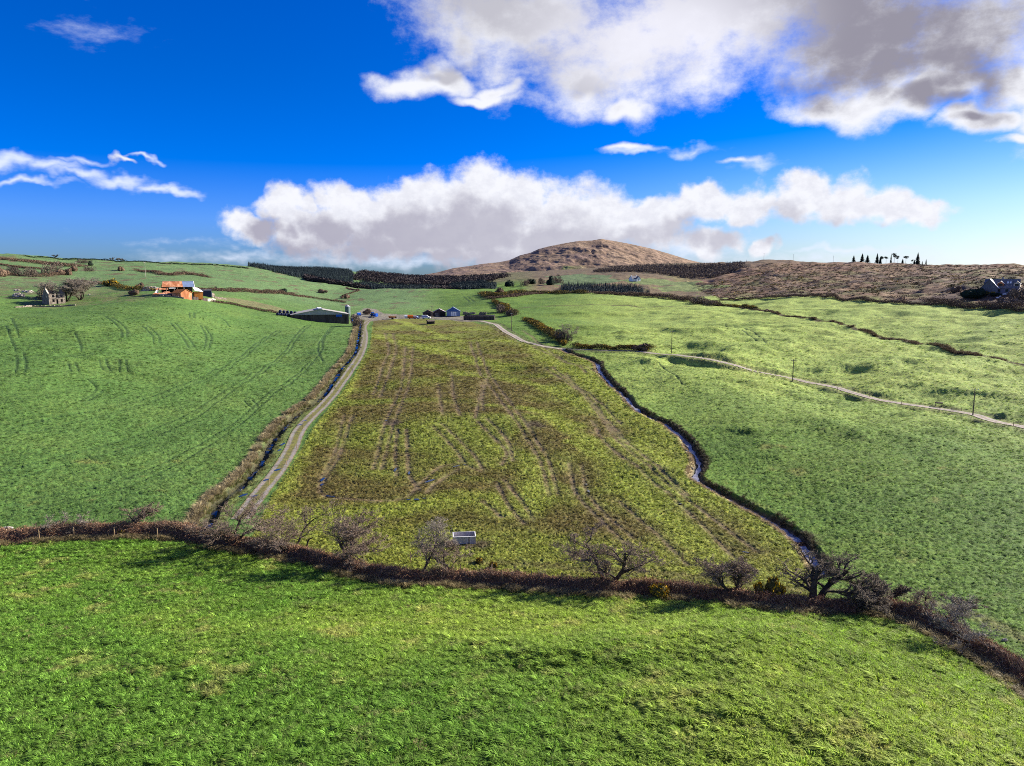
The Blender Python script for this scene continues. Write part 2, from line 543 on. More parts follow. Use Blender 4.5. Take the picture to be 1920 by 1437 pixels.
# ---------------------------------------------------------------- lines in the land
L_HEDGE = line([(-260, 1010), (-60, 1014), (0, 1012), (120, 1004), (230, 1000), (320, 1000), (400, 1017), (500, 1034), (600, 1055), (750, 1088), (860, 1091),
                (1000, 1098), (1100, 1108), (1200, 1111), (1300, 1118), (1400, 1132), (1500, 1142), (1590, 1146), (1650, 1146), (1720, 1166),
                (1800, 1205), (1860, 1240), (1920, 1275), (2000, 1330)], step=0.8)
L_TRACK = line([(697, 599), (688, 605), (682, 614), (684, 628), (682, 645), (670, 675), (650, 705), (620, 745), (585, 780), (560, 810), (545, 845),
                (520, 885), (488, 925), (450, 975)], step=1.0)
L_DITCH = line([(676, 601), (671, 633), (666, 657), (655, 673), (637, 694), (613, 728), (595, 749), (568, 767), (541, 790), (522, 811), (506, 833),
                (488, 867), (468, 890), (445, 914), (413, 938), (397, 962), (388, 985)], step=1.0)
L_STREAM = line([(1054, 655), (1090, 668), (1117, 678), (1124, 691), (1144, 716), (1167, 737), (1192, 762), (1227, 783), (1250, 793), (1269, 808),
                 (1286, 822), (1296, 838), (1309, 857), (1311, 871), (1305, 892), (1340, 915), (1400, 948), (1450, 975), (1495, 1006), (1524, 1040),
                 (1545, 1075)], step=1.0)
L_ROAD = line([(868, 601), (905, 603), (935, 613), (955, 626), (975, 638), (1010, 647), (1050, 654), (1100, 656), (1200, 659), (1280, 665), (1320, 673),
               (1400, 692), (1500, 714), (1600, 735), (1700, 757), (1800, 775), (1920, 800), (2100, 838)], step=1.5)

RUTS = [[(627, 612), (606, 638), (603, 656), (589, 676)], [(622, 611), (599, 640), (596, 658), (606, 681)],
        [(582, 610), (556, 636), (543, 657), (516, 682), (469, 712), (426, 740), (380, 775), (300, 815), (200, 850), (0, 905)],
        [(575, 610), (548, 636), (535, 657), (505, 682), (455, 712), (412, 738), (360, 772), (280, 808), (180, 840), (0, 885)],
        [(585, 680), (548, 716), (513, 738), (487, 763), (442, 802), (400, 830), (330, 872), (230, 915), (60, 955)],
        [(577, 680), (538, 716), (500, 738), (474, 763), (428, 800), (386, 826), (310, 866), (210, 905), (40, 940)],
        [(527, 620), (490, 643), (453, 673), (400, 704), (330, 735), (220, 772), (60, 810)],
        [(518, 620), (481, 643), (443, 672), (388, 702), (315, 732), (200, 765), (40, 798)],
        [(150, 752), (180, 730), (165, 712)], [(164, 752), (196, 728)],
        [(457, 750), (468, 762), (485, 765)], [(472, 750), (484, 763)],
        [(127, 680), (133, 696)], [(141, 680), (147, 696)], [(186, 674), (188, 684), (193, 693)], [(199, 671), (200, 682), (207, 696)],
        [(224, 674), (224, 697)], [(236, 674), (239, 697)], [(43, 660), (48, 680), (46, 699)], [(30, 666), (32, 680), (29, 699)],
        [(198, 593), (226, 617), (228, 632)], [(208, 596), (236, 617), (238, 635)], [(266, 611), (286, 630), (288, 644)],
        [(276, 611), (297, 630), (299, 643)], [(320, 606), (342, 632), (354, 652)], [(328, 606), (352, 632), (366, 652)],
        [(375, 609), (386, 630), (384, 652)], [(383, 611), (396, 632), (392, 652)], [(21, 596), (30, 615), (36, 633)], [(10, 610), (22, 640), (30, 660)],
        [(140, 625), (150, 645), (152, 660)], [(400, 590), (420, 600), (430, 612)], [(355, 586), (356, 596)], [(364, 586), (364, 596)],
        [(820, 560), (850, 553)], [(730, 556), (760, 562)], [(868, 556), (880, 566)], [(876, 556), (890, 567)],
        [(1600, 560), (1650, 570)], [(1640, 590), (1700, 600), (1760, 602)],
        [(1360, 610), (1400, 625), (1420, 640)], [(1376, 610), (1418, 628), (1450, 645)],
        [(1236, 680), (1262, 702), (1280, 722)]]
MUD = [[(660, 780), (637, 850), (605, 905), (601, 925), (640, 935), (750, 937), (790, 905), (830, 874), (860, 870)],
       [(645, 780), (626, 850), (598, 905)],
       [(745, 805), (741, 850), (744, 893)], [(762, 805), (764, 850), (768, 893), (786, 920)],
       [(860, 864), (872, 872), (900, 884)], [(800, 925), (820, 905), (860, 880)],
       [(1068, 870), (1080, 925), (1130, 980), (1170, 1018)], [(1090, 870), (1102, 925), (1145, 975), (1190, 1010)],
       [(1110, 790), (1140, 835), (1220, 900), (1290, 960), (1350, 1020), (1390, 1065)],
       [(1130, 790), (1185, 850), (1262, 915), (1335, 972), (1420, 1035)],
       [(812, 800), (850, 840), (872, 870)], [(828, 795), (885, 850), (905, 880)],
       [(895, 790), (930, 825), (950, 850), (940, 872)], [(912, 785), (950, 825), (962, 865)],
       [(1020, 690), (1080, 730), (1150, 800), (1180, 830)], [(1035, 688), (1100, 735), (1165, 795)],
       [(722, 625), (728, 660), (716, 690), (700, 740)], [(737, 625), (742, 660), (732, 690), (712, 745)],
       [(930, 905), (955, 950), (985, 985)], [(945, 900), (985, 950), (1000, 975)], [(905, 940), (940, 970)],
       [(905, 715), (896, 760), (890, 785)], [(918, 700), (905, 740), (905, 770)], [(846, 700), (850, 740), (862, 780)], [(1000, 650), (1060, 680), (1120, 700)],
       [(820, 720), (830, 780)], [(760, 650), (752, 720), (720, 800), (700, 880)], [(774, 650), (766, 720), (736, 800), (716, 880)],
       [(880, 640), (900, 700), (960, 780), (1010, 860), (1030, 930)], [(893, 640), (915, 700), (975, 780), (1026, 860), (1046, 930)],
       [(1060, 700), (1110, 760), (1200, 850), (1290, 930)], [(980, 620), (1040, 665), (1100, 700)], [(1160, 940), (1240, 1010), (1290, 1060)]]
BRIGHT = [([(1050, 790), (1130, 855), (1200, 930), (1290, 1010), (1380, 1070)], 3.2), ([(850, 700), (1000, 722), (1100, 760), (1180, 790)], 3.2),
          ([(1000, 635), (1060, 690), (1130, 725), (1180, 770), (1260, 830)], 6.5), ([(700, 630), (830, 662), (960, 690)], 5),
          ([(480, 965), (700, 962), (900, 935), (960, 960), (1010, 910)], 3.8), ([(1180, 830), (1260, 880), (1300, 930)], 6),
          ([(690, 610), (680, 660), (640, 730), (585, 800), (545, 880), (520, 930)], 2.4), ([(900, 760), (1000, 770), (1080, 800)], 2.2),
          ([(940, 840), (1000, 870), (1010, 900)], 3), ([(1070, 830), (1130, 860), (1230, 960), (1260, 990)], 2.0), ([(740, 600), (870, 640), (960, 640)], 3)]
DARKLINES = [([(1345, 572), (1380, 577), (1450, 586), (1530, 600), (1600, 615), (1700, 640), (1800, 662), (1920, 684), (2050, 710)], 1.6),
             ([(975, 578), (1050, 573), (1150, 573), (1250, 575), (1340, 576)], 1.1)]

# carve the ditch and the stream, level the track and the road
def carve(Lp, w, depth, bank=0.0, far=1.0):
    global Z
    D, sd = dist_to(Lp, GX, GY, w * 4)
    k = 1 - ss(w * 0.35, w * 1.15, D)
    Z = Z - depth * k
    return D, sd


D_TRACK, _ = dist_to(L_TRACK, GX, GY, 14)
D_DITCH, S_DITCH = dist_to(L_DITCH, GX, GY, 14)
D_STREAM, S_STREAM = dist_to(L_STREAM, GX, GY, 30)
D_ROAD, S_ROAD = dist_to(L_ROAD, GX, GY, 14)
D_HEDGE, S_HEDGE = dist_to(L_HEDGE, GX, GY, 40)


def level(Lp, D, w, drop=0.0):
    """make the ground flat across a way, following its own long profile"""
    global Z
    zl = ground(Lp[:, 0], Lp[:, 1])
    kk = min(9, len(zl) // 2 * 2 - 1)
    zl = np.convolve(np.pad(zl, kk // 2, mode='edge'), np.ones(kk) / kk, 'valid')
    sel = np.nonzero(D.ravel() < w * 2.2)[0]
    X = GX.ravel()[sel]; Y = GY.ravel()[sel]
    best = np.zeros(len(sel)); bd = np.full(len(sel), 1e9)
    for k in range(len(Lp)):
        d = (X - Lp[k, 0]) ** 2 + (Y - Lp[k, 1]) ** 2
        u = d < bd
        bd[u] = d[u]; best[u] = zl[k]
    f = 1 - ss(w, w * 2.1, D.ravel()[sel])
    zf = Z.ravel()
    zf[sel] = zf[sel] * (1 - f) + (best - drop) * f
    Z = zf.reshape(Z.shape)


level(L_TRACK, D_TRACK, 2.3)
level(L_ROAD, D_ROAD, 2.2)
# road stands on a low embankment: ground falls away on the near side
Z = Z - 0.45 * ss(2.4, 6.0, D_ROAD) * (1 - ss(5, 13, D_ROAD)) * (S_ROAD < 0) * (GX > 30)
Z = Z - 0.9 * (1 - ss(0.45, 1.4, D_DITCH))
Z = Z - 1.1 * (1 - ss(0.6, 1.7, D_STREAM))

# ---------------------------------------------------------------- land cover (albedo painted per vertex, with some sunlight and shade in the colour)
def poly(pts):
    return np.array([hit(*p)[:2] for p in pts])


def mixc(C, col, k):
    return C * (1 - k[..., None]) + np.asarray(col, float) * k[..., None]


RC = GR
front = ((S_HEDGE < 0) | (GR < 40)) & (GR < 130) & (np.abs(GA) < radians(60))
_hx = np.interp(GA[0], np.arctan2(L_HEDGE[:, 0], L_HEDGE[:, 1]), np.hypot(L_HEDGE[:, 0], L_HEDGE[:, 1]))
front = GR < _hx[None, :]

P_RUSH = poly([(505, 940), (560, 850), (600, 785), (640, 738), (672, 690), (694, 650), (700, 599), (800, 598), (885, 604), (935, 616), (970, 640), (1010, 650),
               (1054, 657), (1088, 669), (1116, 680), (1144, 717), (1192, 764), (1250, 795), (1296, 842), (1306, 870), (1303, 892), (1340, 917),
               (1400, 950), (1495, 1010), (1536, 1066), (1520, 1128), (1300, 1106), (1100, 1094), (900, 1076), (750, 1070), (600, 1042), (505, 1016), (470, 1012)])
rush = inside(P_RUSH, GX, GY) & ~front
P_MOOR = poly([(1180, 505), (1260, 525), (1310, 545), (1352, 561), (1400, 560), (1500, 556), (1600, 562), (1700, 569), (1800, 574), (1920, 581), (2300, 590)])
_mo = np.interp(GA[0], np.arctan2(P_MOOR[:, 0], P_MOOR[:, 1]), np.hypot(P_MOOR[:, 0], P_MOOR[:, 1]))
moor = ss(azT(1240, 560)[0], azT(1320, 560)[0], GA + 0.02 * pn(GX / 50, GY / 50, 13)) * np.clip((GR - _mo[None, :] * (1.0 + 0.02 * pn(GX / 18, GY / 18, 3))) / 12, 0, 1)

n1 = fbm(GX / 30, GY / 30, 4, 0.55, 30)
n2 = fbm(GX / 7, GY / 7, 4, 0.6, 34)
n3 = fbm(GX / 1.6, GY / 1.6, 3, 0.6, 38)
nfar = fbm(GX / 12, GY / 40, 4, 0.6, 44)

C = np.zeros(GX.shape + (3,))
C[:] = (0.088, 0.160, 0.022)                          # pasture
C = mixc(C, (0.078, 0.150, 0.036), 0.8 * ss(0.0, -0.25, GA) * np.ones_like(GR))
rightk = ss(0.02, 0.2, GA) * ss(150, 260, GR)
C = mixc(C, (0.265, 0.345, 0.078), rightk * 0.95)  # upper right fields; sunlit brightness is lifted into this pale green
C = mixc(C, (0.18, 0.22, 0.045), np.clip(n1 * 1.2 + 0.1, 0, 1) * (0.25 + 0.55 * rightk))
C = mixc(C, (0.050, 0.105, 0.022), np.clip(-n1 * 1.3, 0, 1) * 0.6)
C = mixc(C, (0.15, 0.13, 0.05), np.clip(n2 * 1.6 - 0.55, 0, 1) * 0.5)
# hay-coloured thatch and yellow moss
C = mixc(C, (0.19, 0.17, 0.045), ss(0.25, 0.5, n2 + 0.3 * n1) * 0.35 * (GR < 160))
# foreground field
fg = np.clip((front).astype(float), 0, 1)
cf = np.zeros_like(C); cf[:] = (0.086, 0.165, 0.020)
cf = mixc(cf, (0.20, 0.255, 0.036), np.clip(0.40 + n1 * 1.3 + 0.9 * (GA + 0.05), 0, 1) * 0.75)
cf = mixc(cf, (0.058, 0.108, 0.018), np.clip(-n2 * 1.2 + 0.05, 0, 1) * 0.25)
cf = mixc(cf, (0.26, 0.235, 0.075), ss(0.20, 0.46, n2 + 0.35 * n3 + 0.12 * n1) * 0.5)
C = C * (1 - fg[..., None]) + cf * fg[..., None]
# far left hill: cooler, thinner grass, with rough brown patches
hill = ss(430, 560, GR) * ss(-0.08, -0.14, GA)
C = mixc(C, (0.105, 0.170, 0.070), hill * 0.75)
C = mixc(C, (0.10, 0.075, 0.045), hill * ss(0.12, 0.3, nfar + 0.15 * n1) * ss(0.0, 0.1, n1 + 0.1) * 0.8)
P_SC = poly([(0, 500), (60, 508), (130, 520), (70, 560), (0, 560), (-100, 560), (-100, 500)])
C = mixc(C, (0.10, 0.085, 0.05), (inside(P_SC, GX, GY) & (GR > 380)) * ss(-0.15, 0.15, n2) * 0.7)
# middle rushy field
br = np.array((0.104, 0.084, 0.024)); yg = np.array((0.168, 0.218, 0.030)); og = np.array((0.128, 0.138, 0.024))
wx = GX + 10 * pn(GX / 40, GY / 40, 50); wy = GY + 14 * pn(GX / 40, GY / 40, 51)
pat = fbm(wx / 42, wy / 20, 3, 0.5, 52)
cr = np.zeros_like(C); cr[:] = og
cr = mixc(cr, br, ss(-0.24, 0.24, pat) * 0.88)
cr = mixc(cr, yg, ss(0.05, 0.5, -pat + 0.1 * n2) * 0.6)
bk = np.zeros_like(GR)
for pts, w in BRIGHT:
    w *= 1.0
    d, _ = dist_to(line(pts, step=2.0), GX, GY, 3 * w + 4)
    bk = np.maximum(bk, 1 - ss(w * 0.3, w * 1.5, d + 2.4 * n2 + 2.0 * n1 * (GR > 150)))
bk = np.maximum(bk, (1 - ss(2.0, 9.0, D_STREAM + 3 * n2)) * 0.9)
bk = np.maximum(bk, (1 - ss(15, 24, D_HEDGE + 5 * n2 + 5 * n1)) * 0.8)
cr = mixc(cr, (0.200, 0.245, 0.034), bk * 0.8)
cr = mixc(cr, (0.085, 0.068, 0.030), ss(0.12, 0.40, n3 + 0.2 * n2) * 0.4)
cr = mixc(cr, (0.200, 0.205, 0.045), ss(0.18, 0.42, -n3 + 0.2 * n2) * 0.45)
C = np.where(rush[..., None], cr, C)
edge = (1 - ss(10, 20, D_HEDGE + 4 * n2)) * (~front) * (GX < 5) * (GX > -60)
# heath
cm = np.zeros_like(C); cm[:] = (0.165, 0.105, 0.062)
cm = mixc(cm, (0.085, 0.058, 0.048), ss(-0.1, 0.22, fbm(GX / 40, GY / 60, 4, 0.6, 60)) * 0.8)
cm = mixc(cm, (0.25, 0.185, 0.105), ss(0.06, 0.3, fbm(GX / 18, GY / 50, 4, 0.6, 64)) * 0.7)
cm = mixc(cm, (0.100, 0.105, 0.030), ss(0.0, 0.25, fbm(GX / 22, GY / 60, 4, 0.6, 67)) * 0.7)
cm = mixc(cm, (0.20, 0.11, 0.07), ss(850, 980, GR) * 0.5)
C = C * (1 - moor[..., None]) + cm * moor[..., None]
# rough valley between the moor and the plantations
val = ss(640, 700, GR) * ss(0.005, 0.04, GA) * (1 - moor)
C = mixc(C, (0.145, 0.102, 0.062), val * ss(-0.55, -0.15, nfar + n1 * 0.4) * 0.95)
farv = ss(1000, 1200, GR) * ss(-0.2, -0.1, GA)
C = mixc(C, (0.125, 0.095, 0.060), farv * 0.75)
for pts, cc in ((((1010, 533), (1060, 524), (1150, 522), (1165, 528), (1100, 537)), (0.09, 0.145, 0.06)),
                (((1160, 526), (1230, 522), (1320, 530), (1290, 536), (1200, 533)), (0.13, 0.18, 0.06)),
                (((1230, 540), (1300, 533), (1375, 536), (1310, 546), (1240, 546)), (0.16, 0.21, 0.07)),
                (((1020, 519), (1090, 514), (1150, 516), (1140, 521), (1050, 524)), (0.09, 0.145, 0.06))):
    C = mixc(C, cc, inside(poly(pts), GX, GY) * 0.9)
# rough ground round the ruin and the derelict barn
P_R1 = poly([(40, 575), (60, 552), (120, 535), (260, 545), (300, 560), (250, 566), (170, 572), (110, 580)])
C = mixc(C, (0.13, 0.13, 0.06), inside(P_R1, GX, GY) * ss(-0.2, 0.2, n2) * 0.75)
P_R2 = poly([(395, 562), (440, 567), (500, 580), (545, 592), (540, 582), (480, 566), (430, 558)])
C = mixc(C, (0.17, 0.14, 0.075), inside(P_R2, GX, GY) * 0.7)
# farmyard hardcore
P_Y = poly([(655, 606), (660, 592), (690, 578), (705, 580), (720, 588), (880, 592), (935, 598), (880, 604), (800, 597), (720, 600), (690, 604)])
C = mixc(C, (0.17, 0.15, 0.125), inside(P_Y, GX, GY) * 0.9)

rutk = np.zeros_like(GR); mudk = np.zeros_like(GR)
for pts in RUTS:
    w = 0.34
    d, _ = dist_to(line(pts, step=1.5), GX, GY, 3)
    w = np.maximum(0.26, 0.0012 * GR)
    rutk = np.maximum(rutk, 1 - ss(w * 0.4, w * 1.3, d))
for pts in MUD:
    d, _ = dist_to(line(pts, step=1.2), GX, GY, 5)
    d = d + 0.1 * n3
    mudk = np.maximum(mudk, 1 - ss(0.22, 0.62 + 0.0012 * GR, d))
    mudk = np.maximum(mudk, 0.25 * (1 - ss(0.6, 2.0, d + 0.5 * n2)))
for pts, w in DARKLINES:
    d, _ = dist_to(line(pts, step=2.0), GX, GY, 5)
    Z = Z - 0.0 * d
    C = mixc(C, (0.07, 0.055, 0.03), (1 - ss(w * 0.5, w * 1.5, d + 0.8 * n2)) * 0.95)
C = mixc(C, (0.030, 0.066, 0.020), rutk * 0.9)
C = mixc(C, (0.135, 0.100, 0.058), mudk * 0.85 * (0.6 + 0.4 * ss(-0.2, 0.15, n2)))
Z = Z - 0.16 * rutk - 0.08 * mudk
# trampled mud patch, and mud by the trough
for (px, py, w) in ((1005, 797, 3.2), (900, 1022, 2.2), (836, 640, 4), (1500, 1022, 2.8), (736, 794, 3), (850, 600, 3)):
    p = hit(px, py)
    d = np.hypot((GX - p[0]), (GY - p[1]) * 0.8)
    k = (1 - ss(w * 0.4, w * 1.1, d + 1.6 * n3 + 1.2 * n2)) * 0.85
    C = mixc(C, (0.055, 0.038, 0.030), k)
# banks: bleached grass on the near bank of the stream, the far one painted dark for its shade
sb = (S_STREAM > 0)
bankk = (1 - ss(0.2, 1.1, np.abs(D_STREAM - 1.3) + 0.3 * n2))
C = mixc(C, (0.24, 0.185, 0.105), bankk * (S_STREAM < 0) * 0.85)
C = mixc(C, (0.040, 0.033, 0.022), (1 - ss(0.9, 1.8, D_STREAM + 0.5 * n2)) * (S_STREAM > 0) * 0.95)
C = mixc(C, (0.11, 0.095, 0.075), (1 - ss(0.6, 1.3, D_STREAM)) * 0.9)
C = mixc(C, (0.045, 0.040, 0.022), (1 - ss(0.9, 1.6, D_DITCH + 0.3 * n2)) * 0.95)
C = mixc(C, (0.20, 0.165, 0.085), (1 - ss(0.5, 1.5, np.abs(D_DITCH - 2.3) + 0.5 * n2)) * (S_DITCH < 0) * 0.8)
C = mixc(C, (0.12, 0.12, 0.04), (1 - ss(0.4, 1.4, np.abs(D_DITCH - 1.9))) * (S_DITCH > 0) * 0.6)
C = mixc(C, (0.075, 0.062, 0.035), (1 - ss(1.2, 3.0, D_HEDGE + 0.6 * n2)) * 0.9)
C = mixc(C, (0.13, 0.11, 0.05), (1 - ss(0.3, 1.6, np.abs(D_HEDGE - 7.0) + 0.5 * n2)) * (S_HEDGE > 0) * (GX > -10) * 0.55)
C = mixc(C, (0.10, 0.075, 0.05), (1 - ss(0.2, 1.6, np.abs(D_ROAD - 2.9) + 0.5 * n2)) * 0.5)
del nfar, cf, cm, cr

# fine relief: tussocks combed by the wind, kept at the scale each distance can show
def tuss(x, y):
    a = radians(-38)
    u = x * cos(a) + y * sin(a); v = -x * sin(a) + y * cos(a)
    b1 = 1 - np.abs(pn(u / 0.75 + 0.5 * pn(x, y, 70), v / 0.42, 71)) * 2.2
    b2 = pn(u / 0.33, v / 0.26, 73)
    return b1, b2


sel = (GR < 430) & (np.abs(GA) < radians(50))
b1, b2 = tuss(GX[sel], GY[sel])
rr = GR[sel]; fgs = front[sel]
amp = np.where(fgs, 0.26, 0.13 + 0.08 * rush[sel])
quiet = (ss(2.0, 2.8, D_TRACK[sel])) * ss(1.8, 2.6, D_ROAD[sel]) * (1 - 0.7 * rutk[sel]) * (1 - 0.8 * mudk[sel])
hummock = pn(GX[sel] / 2.3, GY[sel] / 1.7, 75)
Z[sel] += (b1 * amp + b2 * amp * 0.5 * (1 - ss(90, 200, rr)) + hummock * np.where(fgs, 0.12, 0.10)) * quiet * (1 - ss(200, 430, rr))
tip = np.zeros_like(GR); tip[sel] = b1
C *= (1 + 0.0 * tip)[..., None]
# moor lumps
sel = moor > 0.5
Z[sel] += (np.abs(fbm(GX[sel] / 45, GY[sel] / 60, 4, 0.5, 80)) * 6.0 - 1.2) * ss(0, 60, (GR - _mo[None, :])[sel])
sel = (GR > 560) & (moor <= 0.5)
Z[sel] += fbm(GX[sel] / 22, GY[sel] / 30, 3, 0.55, 83) * 1.6 * ss(560, 900, GR[sel])


def arr_mesh(name, V, Fc, smooth_=True):
    """mesh from numpy arrays: V (n,3), Fc (m,3) or (m,4)"""
    me = bpy.data.meshes.new(name)
    V = np.ascontiguousarray(V, np.float32); Fc = np.ascontiguousarray(Fc, np.int32)
    me.vertices.add(len(V)); me.vertices.foreach_set("co", V.ravel())
    k = Fc.shape[1]
    me.loops.add(Fc.size); me.loops.foreach_set("vertex_index", Fc.ravel())
    me.polygons.add(len(Fc)); me.polygons.foreach_set("loop_start", np.arange(0, Fc.size, k, dtype=np.int32))
    try:
        me.polygons.foreach_set("loop_total", np.full(len(Fc), k, np.int32))
    except Exception:
        pass
    me.polygons.foreach_set("use_smooth", np.full(len(Fc), smooth_))
    me.update(calc_edges=True)
    return me


def add_color(me, rgb, name="cover"):
    a = me.attributes.new(name, 'FLOAT_COLOR', 'POINT')
    out = np.ones((len(me.vertices), 4), np.float32)
    out[:, :3] = np.clip(rgb, 0, 1)
    a.data.foreach_set("color", out.ravel())


def grid_faces(nr, nc, wrap=False):
    i = np.arange(nr - 1)[:, None]; j = np.arange(nc - 1)[None, :]
    a = i * nc + j
    return np.stack([a, a + 1, a + nc + 1, a + nc], -1).reshape(-1, 4)


def put(name, me, mat=None, parent=None, loc=None):
    o = bpy.data.objects.new(name, me)
    if mat is not None:
        me.materials.append(mat)
    COL.objects.link(o)
    if parent is not None:
        o.parent = parent
    if loc is not None:
        o.location = loc
    return o


def new_mat(name):
    m = bpy.data.materials.new(name); m.use_nodes = True
    t = m.node_tree; t.nodes.clear()
    N = NT(t)
    b = N.n('ShaderNodeBsdfPrincipled'); o = N.n('ShaderNodeOutputMaterial')
    N.link(b.outputs[0], o.inputs[0])
    b.inputs['Roughness'].default_value = 0.9
    b.inputs['Specular IOR Level'].default_value = 0.2
    return m, N, b, o


def mat_cover(name, fine=1.0, bump=0.6, rough=0.85, sheen=0.0):
    m, N, b, o = new_mat(name)
    at = N.n('ShaderNodeAttribute', attribute_name='cover').outputs['Color']
    P = N.n('ShaderNodeNewGeometry').outputs['Position']
    n1 = N.noise(P, 2.6, 5, 0.7)
    n2 = N.noise(P, 9.0, 4, 0.7)
    n3 = N.noise(P, 0.55, 5, 0.65)
    k = N.m('ADD', N.m('MULTIPLY', N.mr(n1, 0.3, 0.7), 0.75 * fine), N.m('MULTIPLY', N.mr(n3, 0.3, 0.7), 0.55 * fine))
    k = N.m('ADD', k, N.m('MULTIPLY', N.mr(n2, 0.3, 0.7), 0.5 * fine))
    k = N.m('ADD', k, 1 - 0.9 * fine)
    gy = N.n('ShaderNodeCombineXYZ')
    for s in gy.inputs:
        N.link(k, s)
    col = N.mix(1.0, at, gy.outputs[0], 'MULTIPLY')
    # here and there a warmer or a cooler blade
    h = N.noise(P, 1.3, 5, 0.7, col=True)
    hv = N.v('ADD', N.v('MULTIPLY', N.v('SUBTRACT', h, (0.5, 0.5, 0.5)), (0.9, 0.3, 0.5)), (1, 1, 1))
    col = N.mix(1.0, col, hv, 'MULTIPLY')
    N.link(col, b.inputs['Base Color'])
    b.inputs['Roughness'].default_value = rough
    b.inputs['Specular IOR Level'].default_value = 0.15
    bp = N.n('ShaderNodeBump')
    hgt = N.m('ADD', N.m('MULTIPLY', n1, 0.5), N.m('MULTIPLY', n2, 0.22))
    hgt = N.m('ADD', hgt, N.m('MULTIPLY', n3, 0.9))
    N.link(hgt, bp.inputs['Height'])
    bp.inputs['Strength'].default_value = bump
    bp.inputs['Distance'].default_value = 0.35
    N.link(bp.outputs[0], b.inputs['Normal'])
    return m


M_LAND = mat_cover("land_cover", 1.0, 0.8)
Vg = np.stack([GX, GY, Z], -1).reshape(-1, 3)
me = arr_mesh("ground", Vg, grid_faces(NR, NA)[:, ::-1])
# close the small hole below the camera and the seam behind it
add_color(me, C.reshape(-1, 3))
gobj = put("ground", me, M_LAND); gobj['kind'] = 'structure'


def color_at(x, y):
    r = np.hypot(x, y); az = np.arctan2(x, y)
    i, j = _frac_index(r, az)
    return C[np.clip(np.round(i).astype(int), 0, NR - 1), np.clip(np.round(j).astype(int), 0, NA - 1)]


# ---------------------------------------------------------------- the mountain
def make_mountain():
    sil = [(700, 530), (780, 518), (820, 511), (850, 503), (880, 499), (905, 495), (935, 492), (955, 488), (975, 479), (995, 474), (1010, 467), (1030, 462), (1060, 456), (1085, 452),
           (1110, 451), (1128, 448), (1145, 451), (1180, 457), (1220, 466), (1255, 476), (1290, 487), (1340, 499), (1420, 515)]
    R0 = 2700.0
    A = np.array([azT(*s)[0] for s in sil]); TT = np.array([azT(*s)[1] for s in sil])
    na, nr = 620, 260
    az = np.linspace(A[0], A[-1], na); rr = np.linspace(1900, 3300, nr)
    a2, r2 = np.meshgrid(az, rr)
    # crest runs slantwise: nearer on the left
    crest_r = R0 + (a2 - azT(1130, 450)[0]) * 900
    Ts = np.interp(a2, A, TT)
    H = Ts * crest_r
    x = r2 * np.sin(a2); y = r2 * np.cos(a2)
    s = (r2 - crest_r)
    base = -30.0
    pf = np.where(s < 0, np.clip(1 + s / 800.0, 0, 1), np.clip(1 - s / 600.0, 0, 1))
    pf = pf ** 1.25
    # a lower shoulder in front of the summit
    z = base + (H - base) * pf
    hgt = np.clip((H - base) / 150, 0, 1.2)
    rug = np.abs(fbm(x / 160 + y / 300, y / 260 - x / 500, 5, 0.55, 90))
    band = fbm(x / 420 + 2, (y + x * 0.6) / 120, 4, 0.55, 95)
    k = ss(0, 0.18, 1 - pf)
    z = z + hgt * k * (-(rug) * 20 + band * 15)
    z += hgt * fbm(x / 40, y / 40, 4, 0.6, 97) * 1.6 * (0.25 + k)
    rock = ss(-0.1, 0.25, fbm(x / 130, y / 70, 5, 0.6, 99))
    Cc = np.zeros(x.shape + (3,)); Cc[:] = (0.205, 0.138, 0.090)
    right = ss(azT(1080, 460)[0], azT(1200, 460)[0], a2)
    Cc = mixc(Cc, (0.145, 0.098, 0.085), rock * (0.75 - 0.5 * right))  # crags painted darker on the left as shade, right slope kept sunlit tan
    Cc = mixc(Cc, (0.25, 0.178, 0.118), ss(0.05, 0.3, fbm(x / 60, y / 200, 4, 0.6, 101)) * 0.6)
    low = ss(0.5, 0.25, pf)
    Cc = mixc(Cc, (0.12, 0.10, 0.06), low * 0.6)
    gpat = ss(-0.05, 0.12, fbm(x / 120 + 5, y / 150, 3, 0.5, 105)) * (pf < 0.42) * ss(azT(1110, 500)[0], azT(1050, 500)[0], a2)
    Cc = mixc(Cc, (0.16, 0.20, 0.06), gpat * 0.8)
    me = arr_mesh("mountain", np.stack([x, y, z], -1).reshape(-1, 3), grid_faces(nr, na)[:, ::-1])
    add_color(me, Cc.reshape(-1, 3))
    m, N, b, o = new_mat("mountain_heath")
    at = N.n('ShaderNodeAttribute', attribute_name='cover').outputs['Color']
    P = N.n('ShaderNodeNewGeometry').outputs['Position']
    n1 = N.noise(P, 0.05, 8, 0.7)
    k = N.mr(n1, 0.3, 0.7, 0.5, 1.5)
    g = N.n('ShaderNodeCombineXYZ')
    for s_ in g.inputs:
        N.link(k, s_)
    N.link(N.mix(1.0, at, g.outputs[0], 'MULTIPLY'), b.inputs['Base Color'])
    bp = N.n('ShaderNodeBump'); N.link(n1, bp.inputs['Height'])
    bp.inputs['Strength'].default_value = 0.7; bp.inputs['Distance'].default_value = 6
    N.link(bp.outputs[0], b.inputs['Normal'])
    ob = put("mountain", me, m); ob['kind'] = 'structure'


make_mountain()


